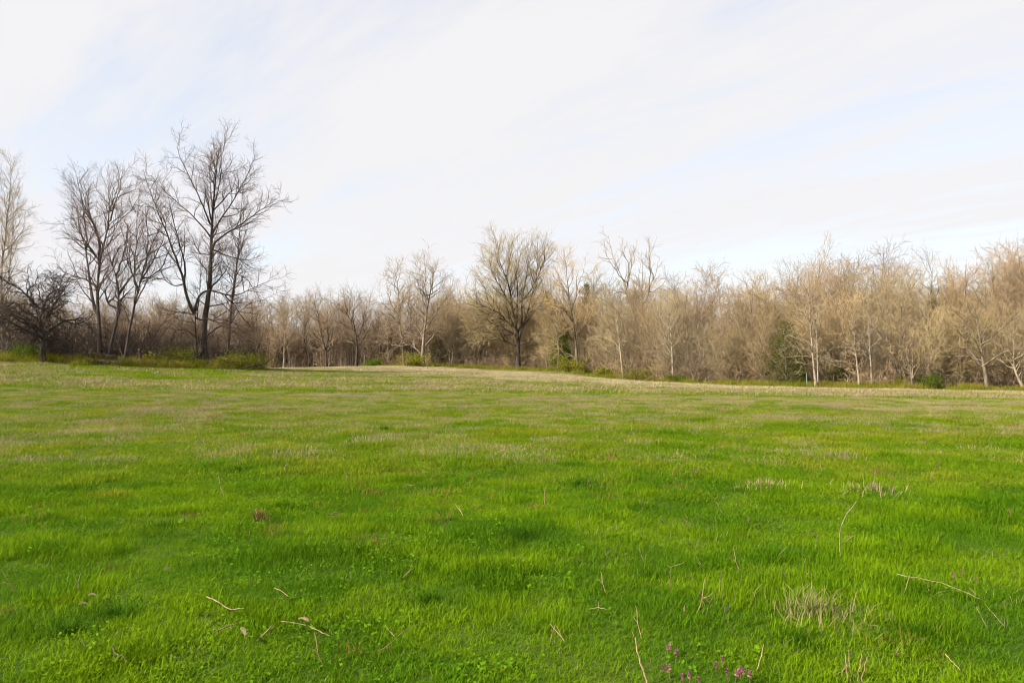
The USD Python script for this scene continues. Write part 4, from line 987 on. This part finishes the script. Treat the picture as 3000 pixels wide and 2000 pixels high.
straw_n = [blades(55, .26, (.035, .10), .0030, GR, (.1, 1.2), 1.0) for _ in range(4)] + [blades(60, .28, (.06, .16), .0036, GR, (.9, 1.4), .2) for _ in range(3)]
x, y = field(3.2, 13, 8, GR)
keep = GR.random(len(x)) < straw_map(x, y) * .6 + .10 * (n2(x, y, .6, 71) > .55) + .03
x, y = x[keep], y[keep]; s = GR.uniform(.6, 1.2, len(x))
scatter("dry_grass", "sparse dry straw blades in the near grass", "dry grass", straw_n, "straw", np.stack([x, y, gz(x, y)], 1), GR.integers(0, 7, len(x)), np.stack([s, s, s], 1), GR)
straw_m = [blades(260, .5, (.05, .13), .0052, GR, (.05, 1.1), 1.0) for _ in range(6)]
x, y = field(12.5, 40, 7, GR)
keep = GR.random(len(x)) < straw_map(x, y) * .95 + .07
x, y = x[keep], y[keep]; s = GR.uniform(.6, 1.15, len(x))
scatter("dry_grass", "tan dry grass in drifts across the middle meadow", "dry grass", straw_m, "straw", np.stack([x, y, gz(x, y)], 1), GR.integers(0, 6, len(x)), np.stack([s, s, s], 1), GR)
rusty = [blades(70, .22, (.03, .11), .004, GR, (.1, .9), .6, gauss=True) for _ in range(4)]
x, y = field(3.2, 26, 3.0, GR)
keep = GR.random(len(x)) < np.clip(2.4 * (n2(x, y, .5, 91) - .50), .01, .55)
x, y = x[keep], y[keep]; s = GR.uniform(.7, 1.3, len(x)) * (1 + .02 * y)
scatter("dry_grass", "rusty orange-brown low stems in patches among the green grass", "dry grass", rusty, "rust", np.stack([x, y, gz(x, y)], 1), GR.integers(0, 4, len(x)), np.stack([s, s, s], 1), GR)
straw_f = [blades(300, 1.2, (.08, .24), .022, GR, (.05, 1.1), 1.0) for _ in range(5)]
x, y = field(38, 152, 1.5, GR)
keep = GR.random(len(x)) < straw_map(x, y) * .95
x, y = x[keep], y[keep]; s = GR.uniform(.7, 1.2, len(x))
pale_x, pale_y = field(45, 154, 1.8, GR)
keep = GR.random(len(pale_x)) < (strip_map(pale_x, pale_y) - .1) * np.interp(1500 + pale_x / pale_y * FPX, [1100, 1900, 2500], [1.25, .42, .18]) * np.clip(.5 + 2.2 * (n2(pale_x, pale_y * .5, .25, 81) - .35), .1, 1)
pale_x, pale_y = pale_x[keep], pale_y[keep]; sp = GR.uniform(.7, 1.2, len(pale_x))
scatter("dry_grass", "pale bleached strip of dry grass along the far field edge", "dry grass", [blades(300, 1.2, (.08, .26), .024, GR, (.05, 1.1), 1.0) for _ in range(4)], "straw_pale", np.stack([pale_x, pale_y, gz(pale_x, pale_y)], 1), GR.integers(0, 4, len(pale_x)), np.stack([np.ones_like(sp), np.ones_like(sp), sp], 1), GR)
scatter("dry_grass", "tan dry grass far across the meadow", "dry grass", straw_f, "straw", np.stack([x, y, gz(x, y)], 1), GR.integers(0, 5, len(x)), np.stack([np.ones_like(s), np.ones_like(s), s], 1), GR)

# tall weeds along the foot of the woods and under the clump
weeds = [blades(150, .7, (.25, .75), .022, GR, (.02, .5), .7) for _ in range(5)]
wx, wy = [], []
for _ in range(3400):
    px = GR.uniform(1020, 3150); d = edge(px) + GR.normal(-.6, 2.0) - (3.0 if px < 1750 else 0) * GR.random()
    if n2(np.array([px * .012]), np.array([d * .35]), 1.0, 61)[0] < GR.uniform(.40, .62):
        continue
    wx.append((px - 1500) / FPX * d); wy.append(d)
for _ in range(500):
    px = GR.uniform(-60, 760); d = np.interp(px, [0, 320, 600, 760], [57, 60.5, 67, 70]) + GR.normal(.8, 1.3)
    wx.append((px - 1500) / FPX * d); wy.append(d)
wx, wy = np.array(wx), np.array(wy); s = GR.uniform(.35, 1.3, len(wx))
scatter("tall_grass", "olive and yellow tall weeds along the foot of the trees", "tall grass", weeds, "weed", np.stack([wx, wy, gz(wx, wy)], 1), GR.integers(0, 5, len(wx)), np.stack([np.ones_like(s), np.ones_like(s), s], 1), GR)

# ------------------------------------------------------------------ dead stalks, twigs and flowers in the grass
Z6 = (1.8092, 1700, 1400)
Z7 = (1.8092, 0, 1400)
Z8 = (1.96, 600, 1050)


def sticks(name, label, cat, conv, base, lines, mat, seed, tipmat=None, lay=0.0, depth=.25, stem="stem"):
    """A thing of dead stems standing at the ground point under BASE; lines: (radius, [(zoom x, zoom y) ...]) as the photograph shows them, standing up (lay 0) or lying in the grass (lay 1)."""
    rng = np.random.default_rng(seed)
    s, ox, oy = conv
    b = np.array([base[0] / s + ox, base[1] / s + oy])
    loc = on_ground(*b)
    t = thing(name, label, cat, loc)
    dist = math.hypot(loc[0], loc[1])
    for r, pts in lines:
        q = []
        for zx, zy in pts:
            if lay:
                g = on_ground(zx / s + ox, zy / s + oy) - loc
                q.append(g + [0, 0, .085 + rng.normal(0, .012)])
            else:
                q.append(np.array([(zx - base[0]) / s / FPX * dist, 0, (base[1] - zy) / s / FPX * dist - .03]))
        q = np.array(q)
        if not lay:
            q[:, 1] += rng.uniform(-depth, depth) * np.maximum(q[:, 2], 0)
        r *= .78 if s < 1.9 else 1.5
        P = resample(q, 10, rng, r * .6)
        R = taper(P, r, r * .6)
        v, f, n = tubes(P[None], R[None], 6)
        m = len(v)
        f = np.vstack([f, [[m, (a + 1) % 6, a] for a in range(6)] + [[m + 1, m - 6 + a, m - 6 + (a + 1) % 6] for a in range(6)]])
        part(t, stem, (np.vstack([v, P[0] - (P[1] - P[0]) * .05, P[-1] + (P[-1] - P[-2]) * .25]), f, np.vstack([n, [[0, 0, -1], [0, 0, 1]]])), mat)
    return t


sticks("dry_stalk", "tall pale curved stalk bending right at its top, right foreground", "dry stalk", Z6, (1376, 425), [(.006, [(1378, 425), (1374, 350), (1373, 290), (1385, 240), (1402, 200), (1430, 160), (1456, 136)]), (.003, [(1373, 300), (1364, 285)])], "stalk_pale", 1)
sticks("dry_stalk", "thick broken brown stalk at the bottom edge, right of centre", "dry stalk", Z6, (362, 1100), [(.0075, [(362, 1105), (345, 1030), (320, 950), (300, 880), (290, 815)]), (.002, [(365, 1100), (370, 1000), (378, 940)]), (.003, [(290, 820), (284, 800)])], "stalk_brown", 2)
sticks("dry_stalk", "bundle of cut stubble stems at the bottom right", "dry stalk", Z6, (1445, 1075), [(.0042, [(1425, 1075), (1410, 990), (1397, 905)]), (.0045, [(1432, 1075), (1430, 990), (1428, 900)]), (.0042, [(1470, 1050), (1472, 980), (1477, 905)]), (.0042, [(1485, 1060), (1495, 990), (1506, 925)]), (.002, [(1420, 970), (1390, 1000), (1355, 1020)]), (.002, [(1480, 930), (1510, 960), (1530, 975)])], "stalk_brown", 3)
sticks("dead_branch", "long thin dead branch lying aslant in grass at the right", "branch", Z6, (1900, 625), [(.004, [(1680, 565), (1780, 595), (1880, 620), (1980, 652), (2060, 662), (2120, 710)]), (.002, [(1990, 655), (1930, 665), (1890, 665)]), (.002, [(2060, 662), (2100, 680)])], "stalk_pale", 4, lay=1)
sticks("dead_weed", "dark forked dead weed with curved stem, bottom right of centre", "dead weed", Z6, (838, 820), [(.0035, [(838, 822), (800, 775), (776, 710), (765, 640), (760, 560), (762, 500)]), (.0025, [(776, 705), (800, 670), (830, 620), (838, 590)]), (.002, [(770, 670), (790, 650), (800, 620)]), (.0015, [(765, 620), (775, 590)])], "stalk_dark", 5)
sticks("dry_stalk", "pale crooked broken stalk left of the curved stalk's foot", "dry stalk", Z6, (1290, 530), [(.0035, [(1295, 530), (1240, 500), (1205, 490), (1180, 470), (1190, 440), (1203, 415)]), (.003, [(1205, 490), (1225, 480), (1235, 500)])], "stalk_pale", 6)
sticks("dry_stalk", "brown leaning stalk near the bottom edge before the pale tussock", "dry stalk", Z6, (918, 1030), [(.004, [(918, 1030), (935, 980), (960, 930), (973, 865)])], "stalk_brown", 7)
sticks("dry_stalk", "reddish leaning stalk just above the long dead branch", "dry stalk", Z6, (1705, 620), [(.004, [(1705, 622), (1720, 570), (1740, 505)])], "stalk_brown", 8)
sticks("dry_stalk", "short pale bent stalk at the right beside the shade-painted dark tussock", "dry stalk", Z6, (1148, 640), [(.004, [(1148, 640), (1165, 590), (1160, 570), (1145, 558)])], "stalk_pale", 9)
sticks("dry_stalk", "pale hook-topped stalk below the long dead branch", "dry stalk", Z6, (1880, 800), [(.004, [(1880, 800), (1885, 765), (1900, 745)]), (.002, [(1870, 800), (1855, 755)])], "stalk_pale", 10)
sticks("dry_stalk", "thin Y-shaped dry stalk in the grass right of centre", "dry stalk", Z6, (478, 600), [(.0022, [(478, 600), (474, 520), (474, 450)]), (.002, [(474, 455), (510, 445), (550, 430)]), (.002, [(474, 452), (455, 438)])], "stalk_brown", 11)
sticks("dry_stalk", "pale curled dead stems left of the dark forked weed", "dry stalk", Z6, (668, 690), [(.003, [(668, 700), (665, 650), (640, 620), (615, 588)]), (.0025, [(690, 640), (665, 615), (630, 585)]), (.0025, [(668, 690), (700, 640), (725, 615)]), (.002, [(660, 710), (620, 750), (585, 780), (585, 830)])], "stalk_pale", 12)
sticks("dry_stalk", "two long pale straws sloping down before the tussock", "dry stalk", Z6, (1100, 800), [(.002, [(1020, 740), (1080, 800), (1150, 850), (1210, 890)]), (.0025, [(1075, 740), (1090, 790), (1150, 840)])], "stalk_pale", 13, lay=1)
sticks("dead_branch", "thin brown forked twig lying at the right edge of the frame's bottom", "branch", Z6, (1990, 1060), [(.003, [(1935, 1025), (1975, 1050), (2015, 1086)])], "stalk_brown", 14, lay=1)
sticks("dry_stalk", "pale thin stalk slanting at the right below the branch", "dry stalk", Z6, (2240, 840), [(.0025, [(2245, 842), (2200, 795), (2145, 745)]), (.002, [(2250, 860), (2250, 815)])], "stalk_pale", 15, lay=1)
sticks("twig", "dark twig with pale tip lying left of the thick broken stalk", "twig", Z6, (95, 770), [(.003, [(45, 762), (95, 765), (140, 782)]), (.002, [(95, 765), (98, 735)])], "stalk_brown", 16, lay=1)
sticks("dry_stalk", "thin curved stalk between crooked stalk and curved stalk", "dry stalk", Z6, (1275, 405), [(.0025, [(1275, 405), (1248, 360), (1255, 320), (1268, 290)]), (.0015, [(1268, 290), (1220, 275), (1190, 290)])], "stalk_pale", 17)
sticks("dry_stalk", "loose pale stalks beside the crooked stalk's left", "dry stalk", Z6, (1060, 440), [(.0025, [(1040, 440), (1050, 390), (1090, 350)]), (.002, [(1080, 430), (1070, 380)]), (.002, [(1160, 385), (1235, 408)])], "stalk_pale", 18)

sticks("twig", "thick brown stick lying at an angle, left of centre foreground", "twig", Z7, (1190, 745), [(.0055, [(1095, 702), (1150, 735), (1210, 758), (1288, 782)]), (.003, [(1175, 765), (1120, 790), (1070, 805)])], "stalk_pale", 21, lay=1)
sticks("twig", "thin bent stick below the thick brown stick", "twig", Z7, (1190, 850), [(.003, [(1255, 832), (1190, 850), (1160, 870), (1130, 872)]), (.002, [(1250, 850), (1200, 865)])], "stalk_brown", 22, lay=1)
sticks("twig", "long straight straw-coloured stick at bottom centre", "twig", Z7, (1600, 850), [(.0035, [(1490, 842), (1560, 847), (1640, 858), (1705, 868)])], "stalk_pale", 23, lay=1)
sticks("twig", "short brown stick just below the long straight one", "twig", Z7, (1690, 895), [(.0032, [(1645, 885), (1690, 895), (1745, 902)])], "stalk_brown", 24, lay=1)
sticks("twig", "curved thin twig with upright tip right of the thick brown stick", "twig", Z7, (1510, 680), [(.0025, [(1455, 655), (1495, 668), (1530, 695), (1555, 675)])], "stalk_brown", 25, lay=1)
sticks("twig", "dark branching twig near the bottom left", "twig", Z7, (640, 1040), [(.003, [(590, 950), (610, 990), (640, 1030), (672, 1084)]), (.002, [(605, 1000), (600, 1040), (640, 1080)])], "stalk_dark", 26, lay=1)
sticks("twig", "crooked pale twig at the very bottom centre", "twig", Z7, (1800, 1060), [(.003, [(1770, 1086), (1775, 1050), (1830, 1060), (1860, 1084)])], "stalk_brown", 27)
sticks("twig", "thin wandering brown stem right of the bottom centre twig", "twig", Z7, (2080, 950), [(.0022, [(2000, 990), (2070, 970), (2100, 920), (2130, 890), (2245, 840)]), (.002, [(2090, 935), (2060, 890), (2040, 840)])], "stalk_brown", 28, lay=1)
sticks("dead_weed", "rusty brown dead weed with dense upright stems, left foreground", "dead weed", Z7, (1390, 240), [(.0062, [(1378 + a, 247), (1376 + a * 1.7 + (a % 3) * 3, 200), (1375 + a * 2.3, 152 + (a * a) % 23)]) for a in range(-13, 15)] + [(.007, [(1420, 240), (1432, 205), (1440, 168)]), (.006, [(1415, 240), (1428, 210), (1434, 180)])], "stalk_red", 29, depth=.6)
sticks("dead_weed", "rusty dead weed with curled fronds, centre of the meadow", "dead weed", Z8, (1375, 930), [(.004, [(1375, 930), (1360, 890), (1335, 845)]), (.003, [(1370, 930), (1372, 880), (1378, 845)]), (.004, [(1380, 930), (1395, 890), (1418, 845)]), (.003, [(1372, 925), (1350, 905), (1330, 870)]), (.003, [(1385, 930), (1405, 900), (1422, 860)]), (.003, [(1370, 930), (1345, 920), (1320, 895)])], "stalk_red", 30, depth=.6)
sticks("dry_stalk", "pale branching dead weed, left of centre in the middle meadow", "dead weed", Z8, (560, 570), [(.008, [(555, 575), (575, 560), (600, 550), (618, 548)]), (.006, [(560, 570), (556, 545), (552, 518)]), (.006, [(575, 560), (570, 540), (562, 525)]), (.005, [(595, 552), (605, 535), (607, 525)])], "stalk_pale", 31)
sticks("dry_stalk", "pale twisted dead stalk just left of the branching pale weed", "dead weed", Z8, (465, 655), [(.007, [(468, 655), (460, 630), (466, 605), (475, 590)]), (.006, [(475, 655), (462, 635), (455, 615)])], "stalk_pale", 32)
sticks("dry_stalk", "short white stub in the middle of the meadow", "dry stalk", Z8, (1428, 662), [(.008, [(1430, 662), (1425, 645), (1424, 632)])], "stalk_pale", 33)
sticks("dry_stalk", "slanting pale stalk left of the white stub", "dry stalk", Z8, (1350, 635), [(.006, [(1350, 637), (1358, 615), (1370, 600)])], "stalk_pale", 34)
sticks("twig", "brown twig lying right of the rusty dense weed", "twig", Z8, (745, 940), [(.006, [(710, 938), (750, 940), (788, 938)])], "stalk_dark", 35, lay=1)
sticks("twig", "pale thin twig lying in the meadow centre", "twig", Z8, (1165, 765), [(.004, [(1140, 768), (1165, 763), (1185, 765)])], "stalk_pale", 36, lay=1)


def chip(label, px, row, L, W, rot, mat, seed):
    loc = on_ground(px, row) + [0, 0, .09]
    t = thing("wood_chip", label, "wood chip", loc, rot)
    rng = np.random.default_rng(seed)
    u = np.linspace(0, 1, 7); w = W * np.sin(np.pi * np.clip(u * .8 + .12, 0, 1)) ** .7 * rng.uniform(.8, 1.1, 7); z = .012 * np.sin(u * 3.1)
    v = np.concatenate([np.stack([(u - .5) * L, -w / 2, z], 1), np.stack([(u - .5) * L, w / 2, z], 1), np.stack([(u - .5) * L, w / 2, z - .008], 1), np.stack([(u - .5) * L, -w / 2, z - .008], 1)])
    f = []
    for a in range(6):
        for c in range(4):
            p, q_ = c * 7 + a, ((c + 1) % 4) * 7 + a
            f += [[p, p + 1, q_ + 1], [p, q_ + 1, q_]]
    f += [[0, 7, 14], [0, 14, 21], [6, 20, 13], [6, 27, 20]]
    part(t, "chip", (v, np.array(f), None), mat)


chip("pale split wood chip lying at bottom left of centre", 713, 1895, .15, .020, -62, "chip", 1)
chip("curled pale leaf-like chip right of the split wood chip", 890, 1858, .09, .022, -35, "chip", 2)
chip("small tan chip at the left foreground", 270, 1783, .055, .014, 0, "chip", 3)
chip("small pale sliver below the tan chip", 243, 1810, .06, .010, 5, "chip", 4)
chip("tan chip among the grass in the left centre", 490, 1701, .05, .013, 8, "chip", 5)

# scattered stubble: one kind copied, each a thing
stub = []
SR = np.random.default_rng(15)
GRP = "dry stubble stalks scattered over the meadow"
cand = []
while len(cand) < 105:
    px, row = SR.uniform(-40, 3040), 1200 + 760 * SR.random() ** 1.7
    if n2(np.array([px * .004]), np.array([row * .01]), 1.0, 44)[0] > SR.uniform(.3, .62) - (.10 if px > 1500 else 0):
        cand.append((px, row))
cand.sort(key=lambda c: -c[1])
for k, (px, row) in enumerate(cand):
    loc = on_ground(px, row)
    where = ("the near " if row > 1650 else "the middle " if row > 1350 else "the far ") + ("left" if px < 1000 else "centre" if px < 2000 else "right") + " of the meadow"
    lab = f"{('thin pale', 'thin brown', 'slender pale', 'bent pale', 'stiff brown')[k % 5]} dry stubble stalk in {where}"
    GRP = lab + ", scattered"
    sc = SR.uniform(.6, 1.4) * (1 + .012 * loc[1])
    if k < 5:
        t = thing("stubble_stalk", lab, "dry stalk", loc, SR.random() * 360, (sc, sc, sc), GRP)
        L = SR.uniform(.12, .21)
        P = stem_poly(L, SR, SR.uniform(.15, 1.0), SR.random() * 6.28, .12, 7, (0, 0, -.02))
        part(t, "stem", tubes(P[None], taper(P, .0026, .0016)[None], 5), ("stalk_pale", "stalk_brown", "stalk_pale", "stalk_pale", "stalk_brown")[k])
        Q, RR = sprout(P[None], taper(P, .003, .002)[None], SR, 8, .4, 1., .6, .2, lens(.03, .09), 4, 0, .25, .01, .0014, 2, 1)
        for a, b in zip(Q, RR):
            part(t, "side_stem", tubes(a[None], b[None], 4), "stalk_pale")
        stub.append(t)
    else:
        copy_of(stub[k % 5], lab, "dry stalk", loc, SR.random() * 360, (sc, sc, sc * SR.uniform(.7, 1.2)), GRP)

# tussocks of dry-tipped grass; dark tufts paint the shade of hollows as colour
TR = np.random.default_rng(19)
for px, row, R, H, mat, lab, nb in [(2385, 1800, .42, (.12, .30), "straw", "dry-tipped tan grass tussock at the right foreground", 230), (2440, 1738, .36, (.08, .2), "lush", "shade-painted dark green tussock behind the tan tussock", 420), (2470, 1340, .45, (.1, .25), "straw", "clump of pale curled dry stems in the right middle meadow", 150), (2240, 1432, .45, (.1, .28), "straw", "pale bleached grass clump right of centre", 160),
                                (2560, 1440, .5, (.1, .26), "straw", "pale bleached grass clump at the right middle", 120), (1530, 1575, .6, (.12, .26), "lush", "shade-painted dark green grass tuft at the meadow's centre", 500), (1050, 1625, .45, (.1, .22), "lush", "shade-painted green grass tuft left of centre", 380), (1130, 1260, .8, (.12, .26), "lush", "shade-painted green tuft in the far middle meadow", 300),
                                (190, 1440, .5, (.09, .19), "lush", "shade-painted dark green tuft at the left edge of the middle meadow", 420), (840, 1490, .4, (.08, .18), "lush", "shade-painted dark green tuft just right of the rusty dense weed", 380), (900, 1620, .4, (.08, .17), "lush", "shade-painted dark green tuft below the rusty dense weed", 380),
                                (200, 1855, .3, (.08, .17), "lush", "shade-painted dark green tuft in the bottom left corner", 420), (330, 1800, .3, (.07, .15), "lush", "shade-painted dark green tuft left of the long thick stick", 400), (2340, 1880, .3, (.08, .17), "lush", "shade-painted dark green tuft below the tan tussock", 400), (2700, 1860, .3, (.08, .17), "lush", "shade-painted dark green tuft at the bottom right", 420),
                                (1900, 1690, .35, (.07, .15), "lush", "shade-painted dark green tuft between Y-shaped stalk and crooked stalk", 380), (2600, 1620, .4, (.08, .17), "lush", "shade-painted dark green tuft right of the tall curved stalk", 400), (700, 1380, .6, (.09, .2), "lush", "shade-painted dark green tuft below the pale branching weed", 420), (1700, 1420, .5, (.08, .18), "lush", "shade-painted dark green tuft right of the white stub", 400),
                                (480, 1545, .4, (.08, .17), "lush", "shade-painted dark green tuft left of the rusty dense weed", 380), (1250, 1760, .3, (.07, .15), "lush", "shade-painted dark green tuft in the centre foreground", 380), (2880, 1500, .5, (.08, .18), "lush", "shade-painted dark green tuft at the right edge", 400)]:
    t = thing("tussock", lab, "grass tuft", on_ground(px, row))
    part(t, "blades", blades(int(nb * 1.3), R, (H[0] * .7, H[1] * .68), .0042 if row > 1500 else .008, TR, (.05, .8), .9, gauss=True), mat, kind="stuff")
    if mat == "straw":
        part(t, "green_blades", blades(nb, R, (H[0] * .7, H[1] * .7), .006, TR, (.1, .8), .9, gauss=True), "grass", kind="stuff")
for px, row, w in [(2050, 1385, .55), (1760, 1345, .6), (1845, 1352, .7), (2570, 1395, .4)]:
    t = thing("dead_weed", {2050: "low rusty weed mat right of the meadow's centre", 1760: "left of the two low rusty weed mats in the far meadow", 1845: "right of the two low rusty weed mats in the far meadow", 2570: "small rusty weed mat in the right middle meadow"}[px], "dead weed", on_ground(px, row))
    part(t, "stems", blades(60, w, (.07, .17), .008, TR, (0, .7), .8, gauss=True), "stalk_red", kind="stuff")

# purple wild flowers at the bottom edge
proto_f = None
FR = np.random.default_rng(23)
for k, (zx, zy) in enumerate([(456, 935), (505, 975), (442, 1045), (480, 1060), (757, 995), (725, 1020), (785, 1065), (848, 1050), (866, 1065), (893, 1085), (550, 1088), (578, 1092), (632, 1100), (820, 1075), (1985, 540), (2030, 515), (2102, 555), (2265, 190)]):
    loc = on_ground(zx / 1.8092 + 1700, zy / 1.8092 + 1400 + 12)
    lab = "small purple-topped wild flower at the bottom edge right of centre" if k < 14 else "small purple-topped wild flower in the grass at the right"
    grp = "purple wild flowers at the bottom edge" if k < 14 else "purple wild flowers at the right"
    sc = FR.uniform(.45, .62)
    if proto_f is None:
        t = proto_f = thing("purple_flower", lab, "flower", loc, 0, (sc, sc, sc), grp)
        P = stem_poly(.15, FR, .1, 0, .05, 6, (0, 0, -.02)); top = P[-1]
        part(t, "stem", tubes(P[None], taper(P, .0025, .002)[None], 5), "bract")
        n = 22
        az = np.arange(n) * 2.4; hh = np.linspace(-.045, .012, n)
        D = np.stack([np.cos(az), np.sin(az), .1 + .4 * np.linspace(0, 1, n)], 1)
        part(t, "leaves", leaf_tris(top + np.stack([0 * az, 0 * az, hh], 1), unit(D), .024, FR), "bract")
        n = 16
        az = FR.random(n) * 6.283
        D = unit(np.stack([np.cos(az), np.sin(az), FR.uniform(.3, 1.3, n)], 1))
        part(t, "petals", leaf_tris(top + np.stack([0 * az, 0 * az, FR.uniform(-.03, .01, n)], 1) + D * .005, D, .019, FR), "petal")
    else:
        copy_of(proto_f, lab, "flower", loc, FR.random() * 360, (sc, sc, sc), grp)
